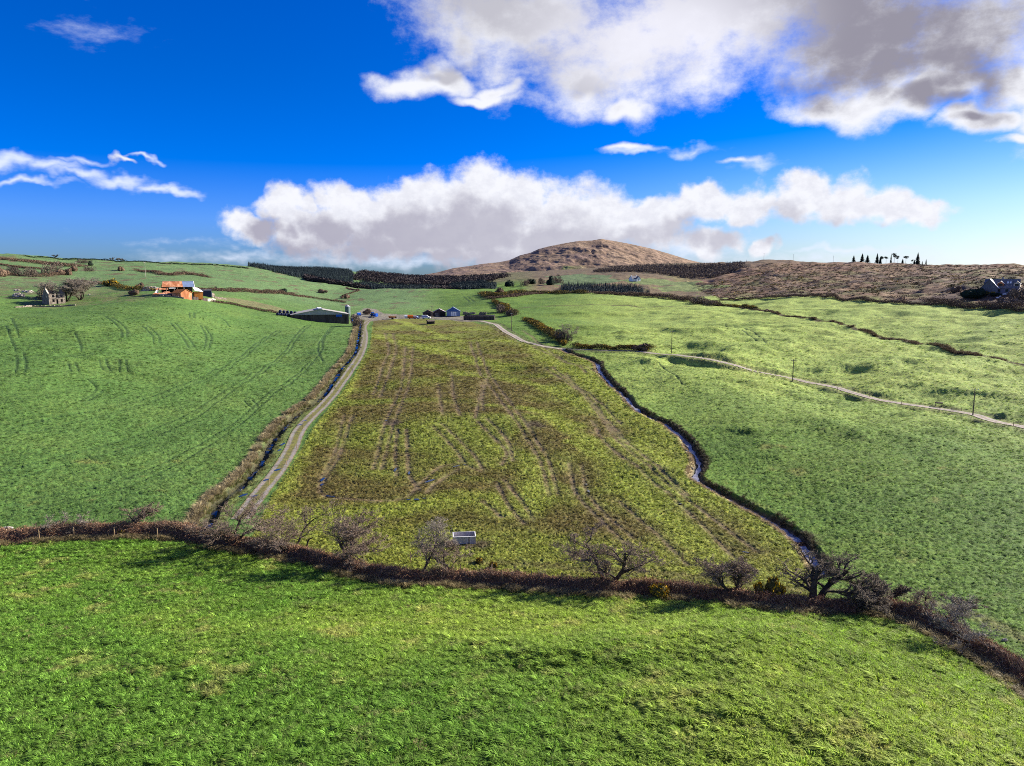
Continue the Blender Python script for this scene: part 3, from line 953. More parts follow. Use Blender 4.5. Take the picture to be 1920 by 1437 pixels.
# ---------------------------------------------------------------- ways and water
def ribbon(name, Lp, width, zoff, mat, across=9, colfn=None, kind='structure', follow=True, edge_n=0.0, dip=0.0):
    T_ = np.gradient(Lp, axis=0); T_ /= np.hypot(T_[:, 0], T_[:, 1])[:, None]
    Nn = np.stack([T_[:, 1], -T_[:, 0]], 1)
    u = np.linspace(-1, 1, across)
    s = np.r_[0, np.cumsum(np.hypot(*np.diff(Lp, axis=0).T))]
    wv = width * (1 + edge_n * pn(s / 3.1, 0 * s, 5))
    V = Lp[:, None, :] + Nn[:, None, :] * (u[None, :, None] * 0.5 * wv[:, None, None])
    if follow:
        z = ground(V[..., 0], V[..., 1]) + zoff
    else:
        zc = ground(Lp[:, 0], Lp[:, 1]) + zoff - dip * ss(-0.05, 0.3, pn(s / 6.0, 0 * s + 2.2, 6))
        z = np.repeat(zc[:, None], across, 1)
    me = arr_mesh(name, np.dstack([V, z]).reshape(-1, 3), grid_faces(len(Lp), across))
    if colfn is not None:
        add_color(me, colfn(s[:, None] * np.ones((1, across)), (u[None, :] * 0.5 * wv[:, None]), V).reshape(-1, 3))
    ob = put(name, me, mat)
    if kind:
        ob['kind'] = kind
    return ob


def col_track(s, u, V):
    X, Y = V[..., 0], V[..., 1]
    nn = fbm(X / 1.2, Y / 1.2, 4, 0.6, 110)
    n_ = fbm(X / 5, Y / 5, 3, 0.6, 111)
    c = np.zeros(u.shape + (3,)); c[:] = (0.125, 0.118, 0.040)          # mossy middle and verge
    c = mixc(c, (0.16, 0.16, 0.04), ss(-0.1, 0.3, nn))
    wh = 1 - ss(0.20, 0.50, np.abs(np.abs(u) - 0.95) + 0.3 * nn)
    stony = (0.24, 0.215, 0.20)
    c = mixc(c, stony, wh * 0.9)
    c = mixc(c, (0.20, 0.165, 0.12), ss(0.05, 0.3, n_) * wh * 0.5)
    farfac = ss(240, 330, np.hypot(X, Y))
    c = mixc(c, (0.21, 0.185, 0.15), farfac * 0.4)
    return c


def col_road(s, u, V):
    X, Y = V[..., 0], V[..., 1]
    nn = fbm(X / 1.5, Y / 1.5, 4, 0.6, 113)
    c = np.zeros(u.shape + (3,)); c[:] = (0.33, 0.285, 0.25)
    mid = 1 - ss(0.15, 0.45, np.abs(u) + 0.2 * nn)
    c = mixc(c, (0.20, 0.18, 0.10), mid * 0.8)
    c = mixc(c, (0.15, 0.145, 0.07), ss(1.05, 1.45, np.abs(u) + 0.4 * nn) * 0.8)
    return c


M_WAY = mat_cover("stony_way", 0.55, 0.35)


def resample(L, step):
    d = np.r_[0, np.cumsum(np.hypot(*np.diff(L, axis=0).T))]
    s = np.arange(0, d[-1], step)
    return np.stack([np.interp(s, d, L[:, 0]), np.interp(s, d, L[:, 1])], 1)


ribbon("track", resample(L_TRACK, 0.5), 3.0, 0.07, M_WAY, 21, col_track)
ribbon("road", resample(L_ROAD, 0.8), 2.8, 0.09, M_WAY, 15, col_road)


def mat_water(name, ripple, col=(0.02, 0.025, 0.03), rough=0.04):
    m, N, b, o = new_mat(name)
    b.inputs['Base Color'].default_value = (*col, 1)
    b.inputs['Roughness'].default_value = rough
    b.inputs['Specular IOR Level'].default_value = 1.0
    b.inputs['IOR'].default_value = 1.6
    P = N.n('ShaderNodeNewGeometry').outputs['Position']
    n = N.noise(P, 3.0, 4, 0.6)
    bp = N.n('ShaderNodeBump'); N.link(n, bp.inputs['Height'])
    bp.inputs['Strength'].default_value = ripple; bp.inputs['Distance'].default_value = 0.12
    N.link(bp.outputs[0], b.inputs['Normal'])
    return m


M_STREAM = mat_water("stream_water", 1.0, (0.24, 0.23, 0.26), 0.3)
M_POOL = mat_water("still_water", 0.05)
ribbon("stream", resample(L_STREAM, 0.7), 0.95, 0.26, M_STREAM, 5, None, 'structure', False, 0.9, 0.16)
ribbon("ditch_water", resample(L_DITCH, 0.7), 0.7, 0.17, M_POOL, 3, None, 'structure', False, 0.8, 0.5)


def puddle(px, py, ln, wd, direction, label):
    p = hit(px, py)
    n = 22
    a = np.linspace(0, 2 * pi, n, endpoint=False)
    q = np.array(direction, float); q /= np.hypot(*q)
    t = np.array((q[1], -q[0]))
    rad = 1 + 0.28 * pn(np.cos(a) * 1.5 + px, np.sin(a) * 1.5 + py, 3)
    ring = p[:2] + np.outer(np.cos(a) * rad * ln / 2, q) + np.outer(np.sin(a) * rad * wd / 2, t)
    z = np.full(n, 0.0)
    zz = float(np.max(ground(p[0] + np.array([0, q[0], -q[0], t[0], -t[0]]) * wd * 0.4, p[1] + np.array([0, q[1], -q[1], t[1], -t[1]]) * wd * 0.4))) + 0.10
    V = [tuple(p[:2]) + (zz,)] + [(x, y, zz) for x, y in ring]
    Fc = [(0, 1 + i, 1 + (i + 1) % n) for i in range(n)]
    V = np.array(V); low = V.copy()[1:]; low[:, 2] -= 0.25
    me = bpy.data.meshes.new("puddle"); nv = len(V)
    me.from_pydata([tuple(v) for v in V] + [tuple(v) for v in low], [], Fc + [(1 + i, nv + i, nv + (i + 1) % n, 1 + (i + 1) % n) for i in range(n)])
    ob = put("puddle", me, M_POOL)
    ob['kind'] = 'structure'
    return ob


for (px, py, ln, wd, d) in ((456, 930, 2.0, 0.7, (-.5, -1)), (478, 931, 1.6, 0.5, (-.5, -1)), (499, 901, 1.3, .6, (-.4, -1)), (520, 882, 1.8, .7, (-.4, -1)),
                            (530, 834, 2.2, .5, (-.1, -1)), (524, 845, 1.6, .4, (-.1, -1)), (563, 797, 2.0, .5, (-.6, -1)), (661, 684, 2.2, .5, (-.4, -1)), (571, 790, 1.4, .5, (-.6, -1)),
                            (605, 900, 2.4, .5, (-.05, -1)), (604, 910, 1.2, .5, (0, -1)), (741, 882, 2.4, .4, (0, -1)), (767, 888, 2.2, .45, (.1, -1)),
                            (806, 903, 2.6, .6, (-.7, -1)), (856, 875, 1.8, .4, (-1, -1)), (781, 938, .9, .7, (1, 0)), (766, 938, .7, .3, (1, .3)), (620, 932, 1.6, .5, (1, -.3)),
                            (795, 936, .6, .3, (1, 0)), (1104, 923, 1.6, .4, (.1, -1)), (1100, 910, 1.2, .3, (.1, -1)), (870, 872, .8, .3, (1, -1)), (1398, 1037, .9, .4, (1, -.7)),
                            (1276, 946, .7, .3, (1, -1)), (660, 657, 1.4, .4, (-.4, -1)), (724, 790, .6, .4, (1, 0))):
    puddle(px, py, ln, wd, d, '')

# ---------------------------------------------------------------- helpers for things
RND = random.Random(11)
RS = np.random.RandomState(5)


def thing(name, label, cat, loc=(0, 0, 0), rz=0.0, group=None):
    o = bpy.data.objects.new(name, None)
    o.empty_display_size = 0.3
    COL.objects.link(o)
    o.location = loc; o.rotation_euler = (0, 0, rz)
    o['label'] = label; o['category'] = cat
    if group:
        o['group'] = group
    return o


def tag(o, label, cat, group=None, kind=None):
    if label:
        o['label'] = label
    if cat:
        o['category'] = cat
    if group:
        o['group'] = group
    if kind:
        o['kind'] = kind
    return o


def dup(o, loc=None, rz=None, sc=None, label=None, group=None):
    c = o.copy(); COL.objects.link(c)
    if loc is not None:
        c.location = loc
    if rz is not None:
        c.rotation_euler = (0, 0, rz)
    if sc is not None:
        c.scale = sc if hasattr(sc, '__len__') else (sc, sc, sc)
    if label:
        c['label'] = label
    if group:
        c['group'] = group
    for ch in list(o.children):
        d = ch.copy(); COL.objects.link(d); d.parent = c
        for g in list(ch.children):
            e = g.copy(); COL.objects.link(e); e.parent = d
    return c


class MB:
    def __init__(self):
        self.v = []; self.f = []

    def add(self, vs, fs):
        k = len(self.v)
        self.v += [tuple(map(float, p)) for p in vs]
        self.f += [tuple(i + k for i in q) for q in fs]
        return self

    def box(self, x0, x1, y0, y1, z0, z1):
        return self.add([(x0, y0, z0), (x1, y0, z0), (x1, y1, z0), (x0, y1, z0), (x0, y0, z1), (x1, y0, z1), (x1, y1, z1), (x0, y1, z1)],
                        [(0, 3, 2, 1), (4, 5, 6, 7), (0, 1, 5, 4), (1, 2, 6, 5), (2, 3, 7, 6), (3, 0, 4, 7)])

    def hexa(self, p):      # eight corners, bottom four then top four
        return self.add(p, [(0, 3, 2, 1), (4, 5, 6, 7), (0, 1, 5, 4), (1, 2, 6, 5), (2, 3, 7, 6), (3, 0, 4, 7)])

    def slab(self, a, b, c, d, t):
        """quad a-b-c-d with thickness t downward"""
        up = [a, b, c, d]; dn = [(p[0], p[1], p[2] - t) for p in up]
        return self.hexa(dn + up)

    def prism_y(self, prof, y0, y1):     # profile of (x, z), extruded along y
        n = len(prof)
        return self.add([(x, y0, z) for x, z in prof] + [(x, y1, z) for x, z in prof],
                        [tuple(range(n)), tuple(range(2 * n - 1, n - 1, -1))] + [(i, i + n, (i + 1) % n + n, (i + 1) % n) for i in range(n)])

    def prism_x(self, prof, x0, x1):     # profile of (y, z), extruded along x
        n = len(prof)
        return self.add([(x0, y, z) for y, z in prof] + [(x1, y, z) for y, z in prof],
                        [tuple(range(n - 1, -1, -1)), tuple(range(n, 2 * n))] + [((i + 1) % n, (i + 1) % n + n, i + n, i) for i in range(n)])

    def cyl(self, c, r, h, n=16, axis='z', r2=None, cap=True):
        r2 = r if r2 is None else r2
        vs = []
        for k, (rr_, hh) in enumerate(((r, 0), (r2, h))):
            for i in range(n):
                a = 2 * pi * i / n
                u, w = rr_ * cos(a), rr_ * sin(a)
                vs.append((c[0] + u, c[1] + w, c[2] + hh) if axis == 'z' else ((c[0] + u, c[1] + hh, c[2] + w) if axis == 'y' else (c[0] + hh, c[1] + u, c[2] + w)))
        fs = [(i, (i + 1) % n, n + (i + 1) % n, n + i) for i in range(n)]
        if cap:
            fs += [tuple(range(n - 1, -1, -1)), tuple(range(n, 2 * n))]
        return self.add(vs, fs)

    def bar(self, a, b, r, n=6, r2=None):
        a = np.array(a, float); b = np.array(b, float)
        V_, F_ = tubes(a[None], b[None], np.array([r]), np.array([r if r2 is None else r2]), n)
        return self.add(V_, F_)

    def build(self, name, mat, parent=None, loc=None, smooth_=False):
        me = bpy.data.meshes.new(name)
        me.from_pydata(self.v, [], self.f)
        me.update()
        if smooth_:
            for p in me.polygons:
                p.use_smooth = True
        import bmesh
        bm = bmesh.new(); bm.from_mesh(me); bmesh.ops.recalc_face_normals(bm, faces=bm.faces); bm.to_mesh(me); bm.free()
        return put(name, me, mat, parent, loc)


def tubes(P0, P1, R0, R1, k=3):
    d = P1 - P0
    L = np.linalg.norm(d, axis=1, keepdims=True) + 1e-9
    d = d / L
    ref = np.where(np.abs(d[:, 2:3]) > 0.9, np.array([[1.0, 0, 0]]), np.array([[0, 0, 1.0]]))
    u = np.cross(d, ref); u /= np.linalg.norm(u, axis=1, keepdims=True)
    w = np.cross(d, u)
    a = np.arange(k) * 2 * pi / k
    ring = u[:, None, :] * np.cos(a)[None, :, None] + w[:, None, :] * np.sin(a)[None, :, None]
    A = P0[:, None, :] + ring * R0[:, None, None]
    B = P1[:, None, :] + ring * R1[:, None, None]
    V_ = np.concatenate([A, B], 1).reshape(-1, 3)
    n = len(P0)
    base = (np.arange(n) * 2 * k)[:, None]
    i = np.arange(k)[None, :]; j = (np.arange(k)[None, :] + 1) % k
    F_ = np.stack([base + i, base + j, base + k + j, base + k + i], -1).reshape(-1, 4)
    return V_, F_


def mat_plain(name, col, rough=0.85, var=0.35, scale=1.5, streak=False, metallic=0.0, col2=None, thr=(0.45, 0.6), bump=0.2):
    m, N, b, o = new_mat(name)
    P = N.n('ShaderNodeTexCoord').outputs['Object']
    if streak:
        P = N.v('MULTIPLY', P, (1.0, 1.0, 0.22))
    n = N.noise(P, scale, 6, 0.65)
    k = N.mr(n, 0.3, 0.7, 1 - var, 1 + var)
    g = N.n('ShaderNodeCombineXYZ')
    for s in g.inputs:
        N.link(k, s)
    base = (*col, 1)
    if col2 is not None:
        n2 = N.noise(P, scale * 0.55, 6, 0.7)
        base = N.mix(N.mr(n2, thr[0], thr[1]), col, col2)
    c = N.mix(1.0, base, g.outputs[0], 'MULTIPLY')
    N.link(c, b.inputs['Base Color'])
    b.inputs['Roughness'].default_value = rough
    b.inputs['Metallic'].default_value = metallic
    if bump:
        bp = N.n('ShaderNodeBump'); N.link(n, bp.inputs['Height']); bp.inputs['Strength'].default_value = bump; bp.inputs['Distance'].default_value = 0.1
        N.link(bp.outputs[0], b.inputs['Normal'])
    return m


def mat_leaf(name, cols, rough=0.8, trans=0.0):
    """every small face picks its own tone between the given colours"""
    m, N, b, o = new_mat(name)
    rnd = N.n('ShaderNodeNewGeometry').outputs['Random Per Island']
    cr = N.n('ShaderNodeValToRGB')
    cr.color_ramp.interpolation = 'CONSTANT' if len(cols) > 4 else 'LINEAR'
    els = cr.color_ramp.elements
    while len(els) < len(cols):
        els.new(0.5)
    for i, c in enumerate(cols):
        els[i].position = i / (len(cols) - 1) if len(cols) <= 4 else i / len(cols)
        els[i].color = (*c, 1)
    N.link(rnd, cr.inputs[0])
    N.link(cr.outputs[0], b.inputs['Base Color'])
    b.inputs['Roughness'].default_value = rough
    b.inputs['Specular IOR Level'].default_value = 0.1
    if trans:
        tr = N.n('ShaderNodeBsdfTranslucent'); N.link(cr.outputs[0], tr.inputs[0])
        mx = N.n('ShaderNodeMixShader'); mx.inputs[0].default_value = trans
        N.link(b.outputs[0], mx.inputs[1]); N.link(tr.outputs[0], mx.inputs[2])
        N.link(mx.outputs[0], o.inputs[0])
    return m


M_BARK = mat_plain("bark", (0.050, 0.040, 0.032), 0.95, 0.5, 5)
M_TWIG = mat_leaf("twigs", [(0.11, 0.078, 0.055), (0.21, 0.155, 0.115), (0.33, 0.255, 0.195)])
M_TWIG_PALE = mat_leaf("pale_twigs", [(0.15, 0.125, 0.10), (0.26, 0.22, 0.18), (0.38, 0.33, 0.27)])
M_TWIG_DARK = mat_leaf("dark_twigs", [(0.070, 0.055, 0.040), (0.13, 0.105, 0.074), (0.20, 0.165, 0.115)])
M_BRAMBLE = mat_leaf("bramble", [(0.105, 0.048, 0.028), (0.21, 0.105, 0.062), (0.32, 0.18, 0.11), (0.46, 0.33, 0.21)])
M_SCRUB = mat_leaf("scrub_twigs", [(0.070, 0.046, 0.034), (0.14, 0.092, 0.062), (0.22, 0.155, 0.105)])
M_SCRUB_PALE = mat_leaf("grey_scrub_twigs", [(0.075, 0.058, 0.048), (0.14, 0.108, 0.086), (0.22, 0.175, 0.14)])
M_GORSE = mat_leaf("gorse_leaves", [(0.035, 0.038, 0.014), (0.080, 0.072, 0.024), (0.15, 0.11, 0.04)])
M_BLOSSOM = mat_leaf("gorse_blossom", [(0.42, 0.25, 0.012), (0.60, 0.38, 0.02)])
M_EVERGREEN = mat_leaf("conifer_needles", [(0.008, 0.016, 0.011), (0.016, 0.030, 0.020), (0.030, 0.048, 0.028)])
M_LARCH = mat_leaf("larch_twigs", [(0.030, 0.025, 0.029), (0.052, 0.043, 0.046), (0.085, 0.070, 0.066)])
M_FARWOOD = mat_leaf("haze_tinted_needles", [(0.014, 0.023, 0.028), (0.025, 0.040, 0.046), (0.042, 0.060, 0.062)])  # blue tint in the needles stands in for distance haze
M_SOIL = mat_plain("bank_soil", (0.070, 0.043, 0.030), 0.95, 0.5, 2.5, bump=0.8)


# ---------------------------------------------------------------- bare trees
def grow(seed, H, spread, lean=(0, 0), stems=1, levels=4, kids=(6, 7, 7, 7), trunk_r=0.12, trunk_h=0.22, up=0.35, droop=0.0):
    R = random.Random(seed)
    segs = {0: [], 1: []}

    def branch(p, d, L, r, lev):
        n = 5 if lev == 0 else (4 if lev < 3 else 3)
        q = list(p); dd = list(d)
        pts = [tuple(q)]
        step = L / n
        for i in range(n):
            j = 0.16 + 0.10 * lev
            dd = [dd[0] + R.gauss(0, j) + lean[0] * 0.09, dd[1] + R.gauss(0, j) + lean[1] * 0.09, dd[2] + R.gauss(0, j * 0.7) + (up * 0.22 if lev else 0.05) - droop * 0.1 * lev]
            m_ = math.sqrt(sum(t * t for t in dd)) or 1
            dd = [t / m_ for t in dd]
            q = [q[k] + dd[k] * step for k in range(3)]
            pts.append(tuple(q))
        rr_ = [r * (1 - 0.62 * i / n) for i in range(n + 1)]
        key = 0 if lev <= 1 else 1
        for i in range(n):
            segs[key].append((pts[i], pts[i + 1], rr_[i], rr_[i + 1]))
        if lev < levels:
            nk = kids[min(lev, len(kids) - 1)]
            for c in range(nk):
                t0 = trunk_h if lev == 0 else 0.18
                t = t0 + (1 - t0) * (c + R.random()) / nk
                t = min(t, 0.999)
                k = int(t * n); f = t * n - k
                bp = [pts[k][m] * (1 - f) + pts[k + 1][m] * f for m in range(3)]
                seg = [pts[k + 1][m] - pts[k][m] for m in range(3)]
                sl = math.sqrt(sum(s * s for s in seg)); seg = [s / sl for s in seg]
                a = R.random() * 2 * pi
                side = [cos(a), sin(a), R.uniform(-0.25, 0.55)]
                wgt = spread * (0.9 if lev == 0 else 0.8)
                nd = [seg[m] * (1 - 0.3 * wgt) + side[m] * wgt for m in range(3)]
                nm = math.sqrt(sum(s * s for s in nd)); nd = [s / nm for s in nd]
                branch(bp, nd, L * R.uniform(0.42, 0.68) * (1 - 0.25 * t), max(rr_[k] * 0.55, 0.011), lev + 1)

    for s in range(stems):
        a = R.random() * 2 * pi
        o = 0.0 if stems == 1 else 0.09
        d0 = [cos(a) * (0.12 if stems == 1 else 0.38) + lean[0] * 0.35, sin(a) * (0.12 if stems == 1 else 0.38) + lean[1] * 0.35, 1.0]
        branch((cos(a) * o, sin(a) * o, -0.3), d0, H * R.uniform(0.62, 0.78), 1.5 * trunk_r * R.uniform(0.8, 1.1), 0)
    return segs


def seg_mesh(name, segs, sides, thick=1.0):
    thick = thick * (1.0 if sides == 3 else 1.0)
    A = np.array([s[0] for s in segs], float); B = np.array([s[1] for s in segs], float)
    r0 = np.array([s[2] for s in segs]) * thick; r1 = np.array([s[3] for s in segs]) * thick
    V_, F_ = tubes(A, B, r0, r1, sides)
    return arr_mesh(name, V_, F_, sides > 3)


WIDE = 1.45


def bare_tree(label, px, py, h_px, spread=0.9, lean=(0, 0), stems=1, seed=1, mat=None, levels=4, kids=(6, 7, 7, 7), trunk_r=0.11, twig=1.0,
              name="bare_tree", cat="tree", group=None, bark=None, wide=1.0, loc=None, up=0.22, trunk_h=0.34):
    p = hit(px, py) if loc is None else loc
    H = h_px * mpp(p)
    sg = grow(seed, H, spread, lean, stems, levels, kids, trunk_r, trunk_h=trunk_h, up=up)
    # normalise height
    top = max(s[1][2] for s in sg[1])
    k = H / top
    t = thing(name, label, cat, tuple(p - np.array((0, 0, 0.05))), 0, group)
    tr = put("trunk", seg_mesh("trunk", sg[0], 6), bark or M_BARK, t)
    cr = put("crown", seg_mesh("crown", sg[1], 3, twig), mat or M_TWIG, t)
    t.scale = (k * wide * WIDE, k * wide * WIDE, k)
    return t


H_ = "behind the bramble hedge"
bare_tree("small pale sapling, leftmost of the hedge saplings", 92, 1000, 36, 0.7, (0, 0), 2, 21, M_TWIG_PALE, 3, (5, 6, 6), 0.04, 1.3, name="sapling", cat="sapling")
bare_tree("thin upright sapling with straight pale stem in the hedge", 108, 999, 44, 0.6, (0, 0), 1, 22, M_TWIG_PALE, 3, (6, 6, 5), 0.05, 1.3, name="sapling", cat="sapling")
bare_tree("small bushy sapling, rightmost of the three left hedge saplings", 130, 998, 38, 0.8, (.2, 0), 2, 23, M_TWIG_PALE, 3, (5, 6, 6), 0.04, 1.3, name="sapling", cat="sapling")
bare_tree("lone bare hawthorn on the left part of the hedge", 232, 1002, 60, 0.85, (0.25, 0), 2, 4, M_TWIG, 4, (6, 6, 7, 6), 0.09, 1.3)
bare_tree("wide bare willow in front of the puddled track end", 440, 1022, 100, 1.0, (-0.5, 0), 3, 5, M_TWIG, 4, (6, 7, 7, 7), 0.10, 1.25, wide=1.15)
bare_tree("sparse bare tree between the track end and the bushy hawthorn", 540, 1040, 92, 0.95, (0.0, 0), 3, 6, M_TWIG, 4, (5, 6, 7, 7), 0.08, 1.1, wide=1.1)
bare_tree("dense dark bare hawthorn left of the metal trough", 652, 1062, 112, 0.95, (0.15, 0), 3, 7, M_TWIG, 4, (7, 7, 8, 7), 0.12, 1.3)
bare_tree("thin open bare tree just left of the metal trough", 792, 1085, 112, 0.85, (-0.15, 0), 2, 8, M_TWIG_PALE, 4, (6, 6, 7, 6), 0.08, 1.15)
bare_tree("low leaning bare tree in front of the metal trough", 846, 1082, 82, 1.0, (0.35, 0), 2, 9, M_TWIG, 4, (5, 6, 7, 6), 0.07, 1.15, wide=1.1)
bare_tree("umbrella shaped bare hawthorn in the middle of the hedge", 1140, 1098, 112, 1.15, (0.1, 0), 2, 10, M_TWIG, 4, (7, 7, 8, 8), 0.15, 1.2, wide=1.0, up=0.15)
bare_tree("upright round headed bare tree right of the umbrella hawthorn", 1378, 1128, 92, 0.8, (0, 0), 3, 12, M_TWIG, 4, (7, 7, 7, 7), 0.11, 1.35)
bare_tree("big dark wind-bent hawthorn at the mouth of the stream", 1528, 1140, 108, 1.0, (0.9, 0.1), 2, 13, M_TWIG_DARK, 4, (6, 6, 7, 6), 0.20, 1.5, wide=1.2, up=0.05)
bare_tree("low spreading bare thicket tree right of the wind-bent hawthorn", 1595, 1146, 66, 1.1, (0.5, 0), 4, 14, M_TWIG_DARK, 4, (5, 6, 6, 5), 0.07, 1.3, wide=1.4)
bare_tree("short ivy stump with a tuft of twigs by the hedge bend", 1640, 1140, 62, 0.4, (0.2, 0), 3, 15, M_TWIG_DARK, 4, (7, 7, 7, 5), 0.16, 1.5)
bare_tree("small bare bush tree with a hooked branch on the right hedge", 1765, 1170, 66, 0.9, (0.1, 0), 3, 16, M_TWIG, 4, (5, 6, 7, 6), 0.07, 1.2)
bare_tree("pale see-through bare bush tree at the far right of the hedge", 1850, 1222, 105, 1.0, (-0.3, 0), 3, 17, M_TWIG_PALE, 4, (5, 6, 6, 6), 0.05, 0.9, wide=1.0)


# ---------------------------------------------------------------- the bramble hedge
def make_hedge():
    L = resample(L_HEDGE, 0.35)
    T_ = np.gradient(L, axis=0); T_ /= np.hypot(T_[:, 0], T_[:, 1])[:, None]
    Nn = np.stack([-T_[:, 1], T_[:, 0]], 1)
    u = np.linspace(-2.1, 2.1, 25)
    s = np.arange(len(L)) * 0.35
    V2 = L[:, None, :] + Nn[:, None, :] * u[None, :, None]
    prof = np.exp(-(u / 1.2) ** 4)
    hs = 1.25 + 0.85 * fbm(s / 6, s * 0, 3, 0.6, 120)
    z = ground(V2[..., 0], V2[..., 1]) + prof[None, :] * hs[:, None] + 0.30 * fbm(V2[..., 0] / 0.9, V2[..., 1] / 0.9, 3, 0.6, 121) * prof[None, :] - 0.05
    t = thing("hedge", "long brown bramble hedge on an earth bank across the near field", "hedge", (0, 0, 0))
    me = arr_mesh("bank", np.dstack([V2, z]).reshape(-1, 3), grid_faces(len(L), len(u)))
    put("bank", me, M_SOIL, t)
    n = 62000
    k = RS.randint(0, len(L), n); uu = np.clip(RS.normal(0, 0.85, n) * (0.75 + 0.9 * np.clip(fbm(k * .35 / 4, k * 0.0, 3, .6, 127) + .3, 0, 1)), -2.4, 2.4)
    lump = 0.5 + 1.0 * np.clip(fbm(L[k, 0] / 2.2 + uu, L[k, 1] / 2.2, 3, 0.6, 125) + 0.5, 0, 1)
    P0 = np.empty((n, 3)); P0[:, :2] = L[k] + Nn[k] * uu[:, None] + RS.normal(0, .12, (n, 2))
    pz = np.exp(-(uu / 1.25) ** 4) * hs[k]
    P0[:, 2] = ground(P0[:, 0], P0[:, 1]) + pz * RS.uniform(0.25, 1.0, n)
    a = RS.rand(n) * 2 * pi
    Lh = RS.uniform(0.35, 0.95, n) * lump
    dirs = np.stack([np.cos(a) * 0.7 + Nn[k, 0] * uu * 0.35, np.sin(a) * 0.7 + Nn[k, 1] * uu * 0.35, RS.uniform(0.35, 1.15, n)], 1)
    dirs /= np.linalg.norm(dirs, axis=1, keepdims=True)
    P1 = P0 + dirs * (Lh * 0.5)[:, None]
    d2 = dirs.copy(); d2[:, 2] -= 0.9
    P2 = P1 + d2 * (Lh * 0.45)[:, None]
    A = np.concatenate([P0, P1]); B = np.concatenate([P1, P2])
    r = RS.uniform(0.010, 0.020, n)
    V_, F_ = tubes(A, B, np.concatenate([r, r * 0.8]), np.concatenate([r * 0.8, r * 0.3]), 3)
    put("bramble_stems", arr_mesh("bramble_stems", V_, F_, False), M_BRAMBLE, t)
    # taller shoots standing out of the hedge in clusters
    n = 5200
    k = RS.randint(0, len(L), n * 3); k = k[fbm(k * .35 / 3.5, k * 0.0, 3, .6, 129) > 0.06][:n]; n = len(k)
    P0 = np.empty((n, 3)); P0[:, :2] = L[k] + Nn[k] * RS.normal(0, .6, (n, 1)) + RS.normal(0, .15, (n, 2))
    P0[:, 2] = ground(P0[:, 0], P0[:, 1]) + hs[k] * .6
    d_ = np.stack([RS.normal(0, .35, n), RS.normal(0, .35, n), np.full(n, 1.0)], 1)
    P1 = P0 + d_ * RS.uniform(.4, .9, n)[:, None]; P2 = P1 + (d_ + np.stack([RS.normal(0, .4, n), RS.normal(0, .4, n), np.full(n, -.3)], 1)) * RS.uniform(.2, .55, n)[:, None]
    r = RS.uniform(.008, .016, n)
    V_, F_ = tubes(np.concatenate([P0, P1]), np.concatenate([P1, P2]), np.concatenate([r, r * .8]), np.concatenate([r * .8, r * .4]), 3)
    put("shoots", arr_mesh("shoots", V_, F_, False), M_TWIG, t)
    # withered leaves and straw caught among the stems
    n = 30000
    k = RS.randint(0, len(L), n); uu = np.clip(RS.normal(0, 0.9, n), -2.2, 2.2)
    P = np.empty((n, 3)); P[:, :2] = L[k] + Nn[k] * uu[:, None]
    P[:, 2] = ground(P[:, 0], P[:, 1]) + np.exp(-(uu / 1.15) ** 4) * hs[k] * RS.uniform(0.3, 1.3, n) + 0.05
    V_, F_ = flecks(P, 0.075, RS)
    put("leaves", arr_mesh("leaves", V_, F_, False), M_BRAMBLE, t)


def flecks(P, size, R, flat=0.0):
    """one small random triangle per point"""
    n = len(P)
    a = R.normal(0, 1, (n, 3)); a /= np.linalg.norm(a, axis=1, keepdims=True)
    if flat:
        a[:, 2] *= (1 - flat)
    b = np.cross(a, R.normal(0, 1, (n, 3))); b /= np.linalg.norm(b, axis=1, keepdims=True)
    s = (size * R.uniform(0.5, 1.5, n))[:, None]
    V_ = np.stack([P - a * s, P + a * s, P + b * s * 1.1], 1).reshape(-1, 3)
    return V_, np.arange(3 * n).reshape(-1, 3)


make_hedge()


# ---------------------------------------------------------------- shrubs and bushes (a few kinds, copied)
def bush_points(n, R, lumps=7, flat=0.8):
    cs = R.normal(0, 0.42, (lumps, 3)); cs[:, 2] = np.abs(cs[:, 2]) * 0.7 + 0.25
    rs = R.uniform(0.34, 0.6, lumps)
    k = R.randint(0, lumps, n)
    d = R.normal(0, 1, (n, 3)); d /= np.linalg.norm(d, axis=1, keepdims=True)
    P = cs[k] + d * (rs[k] * R.uniform(0.7, 1.08, n))[:, None]
    P[:, 2] = np.abs(P[:, 2]) * flat
    return P, cs, rs


def blob_core(cs, rs, R, flat=0.8, shrink=0.86):
    V_ = []; F_ = []
    for c, r in zip(cs, rs):
        nu, nv = 9, 6
        k = len(V_)
        for j in range(nv):
            th = pi * j / (nv - 1)
            for i in range(nu):
                ph = 2 * pi * i / nu
                q = 1 + R.normal(0, .07)
                x = c[0] + r * shrink * q * sin(th) * cos(ph); y = c[1] + r * shrink * q * sin(th) * sin(ph); z = c[2] + r * shrink * q * cos(th)
                V_.append((x, y, max(z, -0.1) * flat))
        for j in range(nv - 1):
            for i in range(nu):
                F_.append((k + j * nu + i, k + j * nu + (i + 1) % nu, k + (j + 1) * nu + (i + 1) % nu, k + (j + 1) * nu + i))
    return np.array(V_), np.array(F_)


def tri(F_):
    return np.concatenate([F_[:, [0, 1, 2]], F_[:, [0, 2, 3]]])


def bush_mesh(name, seed, n=1100, size=0.075, core=True, flat=0.8, lumps=7):
    R = np.random.RandomState(seed)
    P, cs, rs = bush_points(n, R, lumps, flat)
    V_, F_ = flecks(P, size, R)
    if core:
        Vc, Fc = blob_core(cs, rs, R, flat)
        F_ = np.concatenate([F_, tri(Fc) + len(V_)]); V_ = np.concatenate([V_, Vc])
    return arr_mesh(name, V_, F_, False), P


